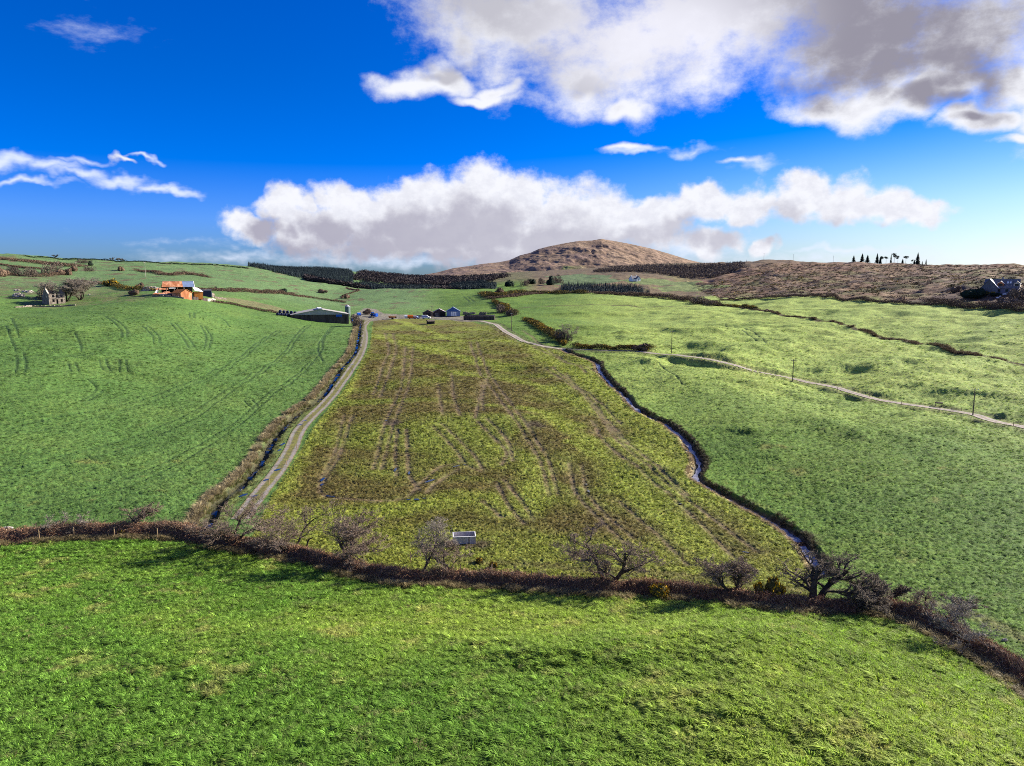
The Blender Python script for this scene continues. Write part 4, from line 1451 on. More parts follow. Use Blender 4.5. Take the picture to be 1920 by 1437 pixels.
MESH = {}
for i in range(3):
    MESH['scrub', i] = bush_mesh("scrub_bush", 200 + i)[0]; MESH['scrub', i].materials.append(M_SCRUB)
    MESH['pale', i] = bush_mesh("grey_bush", 210 + i, 2600, 0.045, False, 0.85)[0]; MESH['pale', i].materials.append(M_SCRUB_PALE)
    gm, gp = bush_mesh("gorse_bush", 220 + i); gm.materials.append(M_GORSE)
    MESH['gorse', i] = gm
    Rg = np.random.RandomState(300 + i)
    topp = gp[gp[:, 2] > np.percentile(gp[:, 2], 45)]
    topp = topp[fbm(topp[:, 0] * 2.5, topp[:, 1] * 2.5, 2, .5, 7 + i) > -0.02] * 1.04
    V_, F_ = flecks(topp, 0.085, Rg)
    bm_ = arr_mesh("blossom", V_, F_, False); bm_.materials.append(M_BLOSSOM)
    MESH['blossom', i] = bm_
    MESH['dark', i] = bush_mesh("evergreen_bush", 240 + i, 1200, 0.08)[0]; MESH['dark', i].materials.append(M_EVERGREEN)

_bc = [0]


def bush(kind, px, py, w, h, label=None, cat="bush", group=None, blossom=None, loc=None, name=None):
    """w, h are the size in photo pixels"""
    _bc[0] += 1; i = _bc[0] % 3
    p = hit(px, py) if loc is None else loc
    s = mpp(p)
    nm = name or {'scrub': 'bramble_bush', 'pale': 'bare_bush', 'gorse': 'gorse_bush', 'dark': 'evergreen_bush'}[kind]
    o = bpy.data.objects.new(nm, MESH[kind, i]); COL.objects.link(o)
    o.location = (p[0], p[1], p[2] - 0.05)
    o.rotation_euler = (0, 0, RND.random() * 6.28)
    o.scale = (w * s / 1.7, w * s / 1.7 * 0.8, h * s / 0.95)
    tag(o, label, cat, group)
    if kind == 'gorse' and blossom is not False:
        b = bpy.data.objects.new("blossom", MESH['blossom', i]); COL.objects.link(b); b.parent = o
    return o


def scrub_line(pts, wm, hm, kind, label, dens=1.0, name="hedgerow", cat="hedgerow", size=0.16, gaps=0.2, mat=None, yellow=0.0):
    """a hedgerow following the ground; wm, hm are its width and height in metres"""
    L = line(pts, step=1.0) if not isinstance(pts, np.ndarray) else pts
    n = int(len(L) * 60 * dens)
    R = np.random.RandomState(len(L) * 7 + int(abs(L[0, 0])))
    k = R.randint(0, len(L) - 1, n)
    f = R.rand(n)[:, None]
    B = L[k] * (1 - f) + L[k + 1] * f
    s = k + f[:, 0]
    prof = np.clip(0.75 + 1.1 * fbm(s / 7.0, s * 0 + 3.3, 3, 0.6, 130), 0, 1.6)
    keep = prof > gaps
    B, s, prof = B[keep], s[keep], prof[keep]
    n = len(B)
    off = R.normal(0, wm * 0.32, (n, 2)) * np.sqrt(prof)[:, None]
    z = ground(B[:, 0] + off[:, 0], B[:, 1] + off[:, 1])
    hh = hm * prof * np.sqrt(np.clip(1 - (np.hypot(off[:, 0], off[:, 1]) / (wm * 1.1)) ** 2, 0.05, 1))
    P = np.stack([B[:, 0] + off[:, 0], B[:, 1] + off[:, 1], z + hh * np.sqrt(R.rand(n))], 1)
    V_, F_ = flecks(P, size, R)
    m = mat or {'scrub': M_SCRUB, 'pale': M_SCRUB_PALE, 'gorse': M_GORSE, 'dark': M_EVERGREEN}[kind]
    o = put(name, arr_mesh(name, V_, F_, False), m)
    tag(o, label, cat)
    if yellow:
        top = P[:, 2] - z > hh * 0.6
        q = P[top & (R.rand(n) < yellow) & (fbm(P[:, 0] / 6, P[:, 1] / 6, 2, .5, 141) > 0.0)]
        if len(q):
            V_, F_ = flecks(q + (0, 0, .08), size * 0.9, R)
            put("blossom", arr_mesh("blossom", V_, F_, False), M_BLOSSOM, o)
    return o


# flowering gorse in and behind the near hedge
for (px, py, w, h, lab) in ((1232, 1122, 34, 30, "flowering gorse in the hedge right of the umbrella hawthorn"),
                            (1252, 1124, 12, 10, "tiny yellow gorse sprig at the hedge foot"),
                            (1440, 1128, 44, 46, "tall flowering gorse between the round headed tree and the stream"),
                            (897, 1056, 12, 12, "small gorse clump in the grass right of the trough"),
                            (927, 1064, 14, 12, "small gorse tuft against the back of the hedge"),
                            (233, 1004, 16, 12, "rusty gorse at the foot of the lone left hawthorn")):
    bush('gorse', px, py, w, h, lab, "gorse", None)

# ---- hedgerows and scrub, from left to right
SL = scrub_line
SL([(-30, 485), (20, 488), (70, 493), (120, 499), (150, 500)], 14, 2.2, 'scrub', "broad brown scrub band just under the left skyline", 3.2, "scrub", "scrub", .3, 0)
SL([(0, 497), (25, 501), (50, 504), (78, 506)], 3, 1.8, 'scrub', "dark hedgerow below the scrub band, far left", 2, size=.22)
SL([(45, 481), (80, 483), (150, 488), (208, 490), (260, 491), (350, 496), (420, 500), (465, 504)], 2.5, 1.8, 'dark', "thin dark hedgerow running along the left skyline", 1.2, size=.24, gaps=.1)
SL([(-20, 516), (20, 517), (60, 519), (100, 517), (130, 513)], 3, 2.5, 'scrub', "brown hedgerow linking the round bushes on the far left", 2, size=.2)
SL([(255, 508), (290, 511), (320, 517), (350, 515), (392, 521)], 6, 2.2, 'scrub', "ragged brown scrub strip up the slope behind the derelict barn", 2.5, size=.22)
SL([(125, 527), (150, 528), (172, 531), (196, 534)], 2.5, 1.6, 'scrub', "low brown hedgerow above the ruined house trees", 2, size=.18)
SL([(196, 535), (215, 537), (232, 543), (262, 545), (290, 546)], 4, 2.2, 'gorse', "gorse hedgerow left of the derelict barn", 2.6, size=.18, yellow=.3)
SL([(372, 545), (410, 546), (450, 547), (500, 550), (550, 554)], 5, 2.4, 'scrub', "brown hedgerow right of the derelict barn with a dark tree in it", 3, size=.2, gaps=.05)
SL([(550, 555), (580, 559), (610, 563), (648, 568)], 2.6, 1.6, 'scrub', "low hedgerow slanting down towards the silo", 2, size=.18)
SL([(398, 566), (440, 572), (490, 583), (520, 588)], 3.4, 1.3, 'scrub', "overgrown wall of brown grass and brambles left of the bales", 3, size=.16)
SL([(650, 540), (672, 545), (650, 552), (640, 560)], 2, 1.2, 'scrub', "bracken strip at the bend of the far stream", 2, size=.18)
SL([(905, 552), (930, 556), (960, 553), (1000, 551), (1050, 551), (1100, 551)], 9, 3.0, 'gorse', "gorse and heather band along the crest of the right field", 4, size=.24, gaps=0, yellow=.16)
SL([(915, 560), (940, 558), (975, 554), (1010, 552)], 8, 1.8, 'scrub', "red-brown bracken patch at the crest, centre", 3, "scrub", "scrub", .24)
SL([(1110, 552), (1160, 554), (1210, 557), (1260, 562), (1300, 568), (1345, 573)], 8, 3.2, 'scrub', "thick brown hedgerow behind the crest of the right field", 4.2, size=.24, gaps=0)
SL([(1345, 572), (1370, 575), (1400, 578), (1418, 581)], 3.4, 1.8, 'gorse', "gorse strip at the start of the dark field bank", 3, size=.18, yellow=.35)
SL([(985, 601), (1000, 608), (1015, 618), (1035, 630), (1058, 646)], 4.2, 2.4, 'gorse', "flowering gorse hedgerow running down to the lane bend", 6, size=.15, gaps=0, yellow=.35)
SL([(1075, 653), (1098, 654), (1130, 656), (1170, 657), (1222, 659)], 3.6, 2.6, 'gorse', "dark gorse hedgerow with yellow blossom along the far side of the lane", 7, size=.15, gaps=.25, yellow=.3)
SL([(1350, 564), (1400, 562), (1500, 557), (1600, 563), (1700, 571), (1800, 577), (1930, 584)], 3.5, 2.0, 'scrub', "dark heather hedgerow between the upper field and the moor", 3.4, size=.18, gaps=0)
SL([(1740, 566), (1790, 571), (1850, 577), (1930, 582)], 7, 3.0, 'scrub', "high brown hedgerow below the dormer house", 4, size=.2, gaps=0)
SL([(925, 566), (935, 573), (948, 582), (965, 592)], 4, 2.8, 'gorse', "gorse hedgerow beside the two round bushes by the silage pit", 4, size=.17, yellow=.2)

# ---- single bushes
for args in (
    ('scrub', 4, 519, 20, 15, "dark bush at the very left edge of the hill"), ('pale', 24, 516, 20, 16, "pale grey bush second from the left edge"),
    ('pale', 60, 519, 26, 18, "round grey bush left of the tall mauve one"), ('pale', 97, 513, 34, 20, "widest mauve bush of the left hillside row"),
    ('scrub', 118, 516, 24, 12, "low rusty bush at the right end of the left hillside row"), ('scrub', 142, 509, 18, 9, "rusty bush right of the left hillside row"),
    ('pale', 167, 509, 16, 10, "small grey bush alone on the open left slope"), ('scrub', 227, 508, 14, 9, "small brown bush alone under the skyline trees"),
    ('dark', 170, 498, 10, 7, "dark evergreen bush just below the left skyline"), ('pale', 156, 494, 22, 7, "low mauve bush just below the left skyline"),
    ('gorse', 206, 536, 24, 12, "gorse bush between the ruined house and the derelict barn"), ('scrub', 250, 554, 26, 10, "dark bramble mound left of the derelict barn"),
    ('scrub', 264, 543, 14, 12, "upright brown bush beside the pale rock face"), ('dark', 533, 549, 14, 9, "dark evergreen bush in the hedgerow above the bales"),
    ('dark', 404, 545, 10, 6, "dark bush behind the stone yard walls"), ('scrub', 604, 550, 16, 7, "brown bush alone on the slope above the grey shed"),
    ('pale', 665, 612, 18, 22, "tall brown willow bush at the head of the ditch"), ('scrub', 690, 590, 16, 10, "brown bush behind the farm lane"),
    ('scrub', 650, 560, 12, 8, "brown bush by the far stream"), ('pale', 939, 586, 26, 15, "round mauve bush, left one of the pair by the silage pit"),
    ('pale', 958, 592, 24, 14, "round grey bush, right one of the pair by the silage pit"), ('gorse', 944, 577, 18, 9, "gorse bush above the pair of round bushes"),
    ('pale', 1052, 640, 28, 22, "spindly bare bush at the lane bend"), ('gorse', 1057, 648, 10, 9, "bright yellow gorse at the lane bend"),
    ('scrub', 1205, 658, 30, 13, "reddish bush at the right end of the lane gorse row"),
    ('pale', 1310, 570, 46, 14, "wide mauve bush behind the right field crest"), ('pale', 1335, 573, 26, 10, "low mauve bush next to the wide one behind the crest"),
    ('scrub', 1438, 585, 12, 5, "small dark bush on the dark field bank"), ('dark', 1832, 558, 36, 20, "dark evergreen bush in front of the dormer house"),
    ('gorse', 1851, 554, 20, 8, "bright yellow gorse in front of the dormer house"), ('dark', 1868, 556, 16, 9, "small dark bush right of the yellow gorse by the house"),
    ('scrub', 1790, 548, 18, 12, "green-brown bush left of the dormer house"), ('pale', 1906, 562, 36, 26, "large bare bush right of the dormer house"),
    ('pale', 1940, 560, 36, 30, "bare bush at the far right edge"), ('scrub', 1890, 572, 40, 14, "brown bramble mound below the dormer house"),
    ('pale', 88, 562, 40, 24, "mauve bare thicket behind the ruined house"),
    ('scrub', 936, 553, 24, 12, "dark brown bush at the left end of the crest band"),
):
    bush(*args)

for (px, py, h, lab, sd) in ((125, 566, 46, "tall pale bare tree directly right of the ruined house", 31), (150, 563, 44, "rounded bare tree right of the ruined house, outer one", 32),
                             (108, 560, 36, "bare tree rising behind the ruined house", 33)):
    bare_tree(lab, px, py, h, 1.0, (0, 0), 4, sd, M_TWIG_PALE, 4, (6, 7, 7, 6), 0.12, 2.6, wide=1.25)
bare_tree("bare tree by the lane bend above the gorse", 1062, 640, 34, .9, (0, 0), 2, 35, M_TWIG_PALE, 4, (6, 6, 6, 5), 0.06, 2.0)
for (px, py, h, lab, sd) in ((103, 484, 7, "small flat topped tree on the left skyline", 41), (208, 488, 6, "leftmost of three small trees on the left skyline", 42),
                             (221, 489, 6, "middle one of three small trees on the left skyline", 43), (230, 490, 6, "rightmost of three small trees on the left skyline", 44)):
    bare_tree(lab, px, py, h, 1.0, (0.2, 0), 2, sd, M_TWIG_DARK, 3, (6, 6, 6), 0.12, 5, wide=1.3)

# ---------------------------------------------------------------- conifers and far woods
def conifer_arrays(R, tiers=11, fronds=9, ragged=0.25, width=0.2, bare=0.08):
    Vs = []; Fs = []
    for t in range(tiers):
        f = t / (tiers - 1)
        z = bare + (1 - bare) * f
        rad = width * (1 - f) ** 0.8 + 0.012
        for k in range(fronds):
            a = 2 * pi * (k + R.rand()) / fronds + t
            rr_ = rad * (1 + R.uniform(-ragged, ragged))
            w = 0.42 * rr_ + 0.012
            c, s = cos(a), sin(a)
            dz = -0.05 - 0.03 * R.rand()
            b = len(Vs)
            Vs += [(0, 0, z + 0.075), (c * rr_ * .62 - s * w, s * rr_ * .62 + c * w, z + dz * 0.35), (c * rr_, s * rr_, z + dz + R.uniform(-.02, .03)), (c * rr_ * .62 + s * w, s * rr_ * .62 - c * w, z + dz * 0.35)]
            Fs += [(b, b + 1, b + 2), (b, b + 2, b + 3)]
    return np.array(Vs), np.array(Fs)


def pine_arrays(R):
    """open flat-topped crown on a bare stem"""
    n = 380
    cs = np.array([(R.uniform(-.12, .12), R.uniform(-.12, .12), R.uniform(.55, .92)) for _ in range(6)])
    k = R.randint(0, 6, n); d = R.normal(0, 1, (n, 3)); d /= np.linalg.norm(d, axis=1, keepdims=True)
    P = cs[k] + d * R.uniform(.05, .15, n)[:, None] * (1.1, 1.1, .75)
    return flecks(P, 0.035, R)


con_meshes = []
for i in range(3):
    V_, F_ = conifer_arrays(np.random.RandomState(400 + i), 13, 10, .3, (.22, .26, .18)[i])
    mm = arr_mesh("crown", V_, F_, False); mm.materials.append(M_EVERGREEN); con_meshes.append(mm)
pin_meshes = []
for i in range(3):
    V_, F_ = pine_arrays(np.random.RandomState(410 + i))
    mm = arr_mesh("crown", V_, F_, False); mm.materials.append(M_EVERGREEN); pin_meshes.append(mm)
V_, F_ = tubes(np.array([[0, 0, -.05]]), np.array([[0, 0, .85]]), np.array([.018]), np.array([.006]), 6)
trunk_me = arr_mesh("trunk", V_, F_); trunk_me.materials.append(M_BARK)


def ridge_tree(kind, px, h, label, r=1000, w=1.0, group=None, py=497, cat="conifer"):
    p = at_range(px, r)
    # stand it on the crest itself
    a, _ = azT(px, py)
    rs = np.linspace(r * 0.75, r * 1.25, 160)
    zz = ground(rs * sin(a), rs * cos(a))
    k = int(np.argmax(zz / rs)); p = np.array((rs[k] * sin(a), rs[k] * cos(a), zz[k]))
    H = h * mpp(p)
    t = thing('conifer_tree' if kind == 'c' else 'pine_tree', label, cat, tuple(p), RND.random() * 6, group)
    i = RND.randrange(3)
    put("trunk", trunk_me, None, t)
    put("crown", (con_meshes if kind == 'c' else pin_meshes)[i], None, t)
    t.scale = (H * w, H * w, H)
    return t


for k, px, h, w, lab in (('c', 1600, 11, 1.5, "broad low conifer, leftmost on the right skyline"), ('c', 1616, 14, 1.3, "pointed conifer, second from the left on the right skyline"),
                         ('c', 1626, 13, 1.6, "bushy leaning conifer, third from the left on the right skyline"), ('c', 1644, 17, 1.1, "tall spired conifer at the left end of the skyline row"),
                         ('c', 1650, 12, 1.2, "low dark conifer touching the tall spired one of the row"), ('p', 1653, 15, 1.1, "open crowned tree just left of a gap in the skyline row"),
                         ('p', 1661, 12, 1.3, "umbrella topped pine in the skyline row"), ('c', 1670, 16, .55, "narrow columnar tree standing alone in the middle of the skyline row"),
                         ('p', 1676, 17, 1.2, "thickest dark pine in the middle of the skyline row"), ('p', 1683, 13, 1.0, "thin pine right of the thickest skyline pine"),
                         ('c', 1692, 8, 1.3, "low conifer scrub between the two right pines of the row"), ('p', 1698, 13, 1.4, "wide topped pine at the right end of the skyline row"),
                         ('p', 1710, 9, 1.0, "small round pine left of the tallest spire"), ('c', 1720, 20, 1.15, "tallest spired conifer of the right skyline"),
                         ('c', 1714, 8, 1.4, "low bushy conifer against the foot of the tallest spire"), ('c', 1729, 6, 1.2, "tiny conifer right of the tallest spire"),
                         ('c', 1736, 9, 1.1, "small lone conifer at the right end of the skyline trees")):
    ridge_tree(k, px, h * 1.08, lab, 1000, w, "conifers on the right skyline")


def poly_sample(ptsW, n, R):
    x0, y0 = ptsW.min(0); x1, y1 = ptsW.max(0)
    out = []
    tot = 0
    while tot < n:
        q = np.stack([R.uniform(x0, x1, n * 3), R.uniform(y0, y1, n * 3)], 1)
        q = q[inside(ptsW, q[:, 0], q[:, 1])]
        out.append(q); tot += len(q)
        if len(q) == 0:
            break
    return np.concatenate(out)[:n]


def wood(name, pts, n, H, mats, label, seed, kind='c', wl=1.0, extra=None):
    R = np.random.RandomState(seed)
    W = np.array([at_range(px, r)[:2] for px, r in pts])
    Q = poly_sample(W, n, R)
    protos = []
    for i in range(3):
        if kind == 'c':
            protos.append(conifer_arrays(R, 6, 6, .3, .2 * wl, .02))
        else:
            P, cs, rs = bush_points(46, R, 4, 1.0)
            protos.append(flecks(P * (0.5, 0.5, 0.8), 0.13, R))
    z = ground(Q[:, 0], Q[:, 1])
    Vs = []; Fs = []; off = 0
    for i in range(3):
        ii = np.arange(i, len(Q), 3)
        v, f = protos[i]
        h = H * R.uniform(0.72, 1.15, len(ii)); a = R.rand(len(ii)) * 6.28
        ca, sa = np.cos(a)[:, None], np.sin(a)[:, None]
        X = (v[None, :, 0] * ca - v[None, :, 1] * sa) * h[:, None] * wl + Q[ii, 0:1]
        Y = (v[None, :, 0] * sa + v[None, :, 1] * ca) * h[:, None] * wl + Q[ii, 1:2]
        Zz = v[None, :, 2] * h[:, None] + z[ii][:, None]
        Vs.append(np.dstack([X, Y, Zz]).reshape(-1, 3))
        F_ = f[None] + (np.arange(len(ii)) * len(v))[:, None, None] + off
        Fs.append(F_.reshape(-1, 3)); off += len(ii) * len(v)
    o = put(name, arr_mesh(name, np.concatenate(Vs), np.concatenate(Fs), False), mats)
    tag(o, label, "wood", None, 'stuff')
    return o


wood("woodland", [(466, 1080), (520, 1010), (580, 950), (640, 940), (658, 1050), (665, 1300), (655, 1560), (620, 1600), (540, 1500), (470, 1400)], 6800, 6.5, M_FARWOOD,
     "dark conifer plantation on the left skyline", 501)
wood("woodland", [(575, 925), (610, 900), (690, 900), (690, 940), (620, 935), (570, 960)], 1400, 6, M_LARCH, "brown bare larch edge below the left plantation", 502, 'd')
wood("woodland", [(650, 930), (700, 900), (800, 890), (830, 960), (800, 1080), (680, 1080)], 2400, 9, M_FARWOOD, "lower dark plantation block behind the central field", 503)
wood("woodland", [(800, 900), (860, 900), (850, 1060), (800, 1080)], 900, 7, M_LARCH, "mauve bare wood between the two dark plantation blocks", 504, 'd')
wood("woodland", [(835, 960), (850, 900), (920, 900), (932, 960), (900, 1080), (850, 1100)], 1800, 9, M_FARWOOD, "rounded dark plantation block left of the mountain fields", 505)
wood("woodland", [(660, 1200), (900, 1150), (960, 1400), (800, 1500), (680, 1500)], 2200, 8, M_LARCH, "brown bare wood climbing behind the plantations", 506, 'd')
wood("woodland", [(1045, 800), (1110, 770), (1200, 760), (1222, 790), (1190, 900), (1060, 920)], 1100, 6.5, M_FARWOOD, "young dark conifers behind the crest gorse", 507)
wood("woodland", [(1180, 1490), (1300, 1350), (1402, 1235), (1404, 1256), (1300, 1374), (1180, 1520)], 480, 3.4, M_FARWOOD, "thin dark conifer belt along the ridge below the mountain", 508)
wood("woodland", [(1110, 1300), (1210, 1200), (1290, 1090), (1340, 1020), (1400, 1080), (1390, 1200), (1280, 1300), (1150, 1420)], 2600, 4.5, M_SCRUB_PALE,
     "grey-brown bare birch scrub on the slope by the white cottage", 509, 'd')
for px, r, h, kd, lab in ((955, 980, 14, 'dark', "round dark evergreen tree left of the valley trees"), (985, 960, 12, 'pale', "bare valley tree right of the round evergreen"),
                          (997, 1000, 13, 'dark', "dark tree in the middle of the valley row"), (1014, 980, 12, 'pale', "bare mauve tree in the valley row"),
                          (1032, 960, 14, 'dark', "dark pointed tree left of the young conifers"), (1045, 990, 15, 'pale', "bare tree just left of the young conifers")):
    p = at_range(px, r)
    bush(kd, px, 0, h * 1.2, h, lab, "tree", "trees in the valley below the mountain", loc=p, name="round_tree")
# heath plants covering the moor
R = np.random.RandomState(77)
Wm = np.concatenate([P_MOOR[2:11] * 1.015, np.array([at_range(px, r)[:2] for px, r in ((2250, 1000), (1920, 970), (1600, 1010), (1430, 1120), (1300, 900))])])
Q = poly_sample(Wm, 7000, R)
zq = ground(Q[:, 0], Q[:, 1])
sz = R.uniform(0.4, 1.3, len(Q)) * (0.6 + 0.8 * np.clip(fbm(Q[:, 0] / 40, Q[:, 1] / 60, 3, .6, 150) + .4, 0, 1.2))
nn = 26
P = (Q[:, None, :] + R.normal(0, 1, (len(Q), nn, 2)) * sz[:, None, None] * 0.9)
zz = zq[:, None] + R.rand(len(Q), nn) * sz[:, None] * 0.75
P = np.dstack([P, zz[..., None]])
isg = fbm(Q[:, 0] / 50, Q[:, 1] / 50, 3, .6, 151) + R.normal(0, .15, len(Q)) > 0.12
V_, F_ = flecks(P[~isg].reshape(-1, 3), 0.30, R)
tag(put("heath", arr_mesh("heath", V_, F_, False), M_SCRUB), "brown heather covering the moor", "heather", None, 'stuff')
V_, F_ = flecks(P[isg].reshape(-1, 3), 0.32, R)
tag(put("gorse", arr_mesh("gorse", V_, F_, False), M_GORSE), "dull green gorse scattered over the moor", "gorse", None, 'stuff')
yb = P[isg][:, :5].reshape(-1, 3); yb = yb[fbm(yb[:, 0] / 30, yb[:, 1] / 30, 2, .5, 155) > .12] + (0, 0, .5)
V_, F_ = flecks(yb, 0.24, R)
tag(put("gorse_flowers", arr_mesh("gorse_flowers", V_, F_, False), M_BLOSSOM), "yellow gorse blossom dotted over the moor", "blossom", None, 'stuff')

# ---------------------------------------------------------------- farm buildings
M_STONE = mat_plain("field_stone", (0.24, 0.20, 0.165), 0.95, 0.45, 1.6, col2=(0.13, 0.105, 0.085), bump=0.6)
M_CONC = mat_plain("dark_concrete", (0.075, 0.06, 0.055), 0.9, 0.35, 0.8, True, col2=(0.045, 0.034, 0.032))
M_CONC_L = mat_plain("pale_render", (0.52, 0.47, 0.38), 0.85, 0.2, 0.8, True)
M_GREY_SHEET = mat_plain("grey_roof_sheet", (0.36, 0.34, 0.31), 0.75, 0.15, 0.5, True)
M_RUST = mat_plain("rusted_sheet", (0.36, 0.13, 0.055), 0.85, 0.3, 0.8, True, col2=(0.55, 0.27, 0.15))
M_RUST_BLUE = mat_plain("rusted_grey_sheet", (0.40, 0.17, 0.09), 0.7, 0.25, 0.5, True, col2=(0.36, 0.42, 0.52), thr=(.47, .53))
M_ORANGE = mat_plain("orange_sheet", (0.52, 0.19, 0.045), 0.8, 0.25, 0.7, True)
M_WHITE = mat_plain("white_paint", (0.78, 0.78, 0.76), 0.6, 0.08, 1)
M_BLUE = mat_plain("blue_sheet", (0.05, 0.12, 0.33), 0.6, 0.15, 0.6, True)
M_BLUE_L = mat_plain("pale_blue_sheet", (0.16, 0.22, 0.36), 0.6, 0.15, 0.6, True)
M_TRACTOR = mat_plain("tractor_blue", (0.015, 0.10, 0.50), 0.45, 0.1, 2)
M_BLACKP = mat_plain("black_rubber", (0.018, 0.018, 0.02), 0.8, 0.2, 3)
M_WRAP = mat_plain("bale_wrap", (0.012, 0.018, 0.060), 0.28, 0.3, 1.2, bump=0.5)
M_GLASS = mat_plain("dark_glass", (0.015, 0.02, 0.028), 0.1, 0.1, 1, bump=0)
M_SLATE = mat_plain("slate", (0.13, 0.13, 0.15), 0.6, 0.3, 1.2, True)
M_WOOD = mat_plain("weathered_wood", (0.13, 0.105, 0.08), 0.9, 0.35, 3, True)
M_POSTW = mat_plain("post_wood", (0.33, 0.23, 0.13), 0.9, 0.3, 3, True)
M_GALV = mat_plain("galvanised_steel", (0.46, 0.45, 0.49), 0.5, 0.25, 2.0, True, 0.25, col2=(0.30, 0.26, 0.25), thr=(.5, .75))
M_DARK = mat_plain("dark_interior", (0.02, 0.018, 0.018), 0.95, 0.2, 1)  # near-black; paints the dark inside openings, also used on doors and walls
M_TANK_O = mat_plain("orange_plastic", (0.75, 0.16, 0.02), 0.45, 0.1, 1)
M_CREAM = mat_plain("cream_wall", (0.66, 0.55, 0.40), 0.8, 0.2, 0.8)
M_STRAW = mat_plain("wet_straw", (0.15, 0.115, 0.08), 0.95, 0.6, 4, bump=1)


def face_cam(p, deg=0.0):
    return -math.atan2(p[0], p[1]) + radians(deg)


def settle(p, w, d, rz):
    """lowest ground under a footprint, so walls reach into the slope"""
    c, s = cos(rz), sin(rz)
    zs = [float(ground(p[0] + c * x - s * y, p[1] + s * x + c * y)) for x in (-w / 2, 0, w / 2) for y in (0, d / 2, d)]
    return min(zs), max(zs)


def gable(W, D, h, H, axis, t, wall_mat, roof_mat, over=0.35, roof_t=0.14, y0=0.0, x0=None, wall_name="wall", base=-1.2, gable_mat=None, roof_name="roof"):
    """walls with gables and two roof slopes; footprint x in [x0, x0+W], y in [y0, y0+D]"""
    x0 = -W / 2 if x0 is None else x0
    x1 = x0 + W; y1 = y0 + D
    w = MB()
    if axis == 'y':
        xm = (x0 + x1) / 2
        if gable_mat is None:
            w.prism_y([(x0, base), (x1, base), (x1, h), (xm, H), (x0, h)], y0, y1)
        else:
            w.box(x0, x1, y0, y1, base, h)
            MB().prism_y([(x0 + .02, h + .004), (x1 - .02, h + .004), (xm, H)], y0 - .06, y1 + .06).build("gable_panel", gable_mat, t)
        wo = w.build(wall_name, wall_mat, t)
        r = MB()
        sl = (H - h) / (xm - x0)
        r.slab((x0 - over, y0 - over, h - sl * over + roof_t + .01), (xm, y0 - over, H + roof_t + .01), (xm, y1 + over, H + roof_t + .01), (x0 - over, y1 + over, h - sl * over + roof_t + .01), roof_t)
        r.slab((xm, y0 - over, H + roof_t + .01), (x1 + over, y0 - over, h - sl * over + roof_t + .01), (x1 + over, y1 + over, h - sl * over + roof_t + .01), (xm, y1 + over, H + roof_t + .01), roof_t)
    else:
        ym = (y0 + y1) / 2
        w.prism_x([(y0, base), (y1, base), (y1, h), (ym, H), (y0, h)], x0, x1)
        wo = w.build(wall_name, wall_mat, t)
        r = MB()
        sl = (H - h) / (ym - y0)
        r.slab((x0 - over, y0 - over, h - sl * over + roof_t + .01), (x1 + over, y0 - over, h - sl * over + roof_t + .01), (x1 + over, ym, H + roof_t + .01), (x0 - over, ym, H + roof_t + .01), roof_t)
        r.slab((x0 - over, ym, H + roof_t + .01), (x1 + over, ym, H + roof_t + .01), (x1 + over, y1 + over, h - sl * over + roof_t + .01), (x0 - over, y1 + over, h - sl * over + roof_t + .01), roof_t)
    ro = r.build(roof_name, roof_mat, t)
    return wo, ro


def place(name, label, cat, px, py, W, D, deg=0, group=None, r=None):
    p = hit(px, py) if r is None else at_range(px, r)
    rz = face_cam(p, deg)
    lo, hi = settle(p, W, D, rz)
    t = thing(name, label, cat, (p[0], p[1], float(p[2])), rz, group)
    return t, p


# big grey shed
t, p = place("cattle_shed", "big wide grey roofed shed with dark front wall beside the ditch", "shed", 601, 604, 31, 22, 3)
s_ = mpp(p)
W = 104 * s_
wo, ro = gable(W, 20, 3.9, 6.7, 'y', t, M_CONC, M_GREY_SHEET, over=0.5, gable_mat=M_GREY_SHEET, base=-3)
for k in range(6):
    x = -W / 2 + W * (k + .5) / 6
    MB().box(x - .12, x + .12, -.05, .12, -1.5, 4.0).build("pillar", M_CONC, t)
MB().box(-W / 2 - .3, W / 2 + .3, -.62, -.5, 3.86, 4.02).build("gutter", M_GREY_SHEET, t)
MB().prism_y([(-1.3, 6.8), (1.3, 6.8), (1.0, 7.3), (-1.0, 7.3)], -.2, 14).build("ridge_vent", M_WHITE, t)
MB().box(W / 2 - 6.6, W / 2 - 3.6, -.12, -.03, 2.7, 3.9).build("blue_panel", M_TRACTOR, t)
MB().box(W / 2 + .01, W / 2 + .07, 0.1, 19.8, .2, 4.0).build("side_cladding", M_CREAM, t)
MB().box(W / 2 + 0.2, W / 2 + .45, -.4, -.1, 3.2, 4.3).build("downpipe", M_WHITE, t)

# silo
t, p = place("feed_silo", "tall green-grey feed silo behind the grey shed", "silo", 652, 594, 3, 3)
m = MB().cyl((0, 0, 1.5), 1.45, 4.4, 20)
m.build("tank", mat_plain("silo_green", (0.10, 0.15, 0.14), .5, .15, .8, True), t, smooth_=False)
MB().cyl((0, 0, 5.9), 1.5, 1.0, 20, r2=.3).build("dome", M_GALV, t)
MB().cyl((0, 0, .4), .35, 1.1, 20, r2=1.45).build("hopper", M_GALV, t)
for a in (45, 135, 225, 315):
    MB().bar((1.2 * cos(radians(a)), 1.2 * sin(radians(a)), -.6), (1.2 * cos(radians(a)), 1.2 * sin(radians(a)), 1.6), .08).build("leg", M_GALV, t)
MB().bar((1.6, -.3, -.4), (1.6, -.3, 6.4), .06).build("pipe", M_WHITE, t)

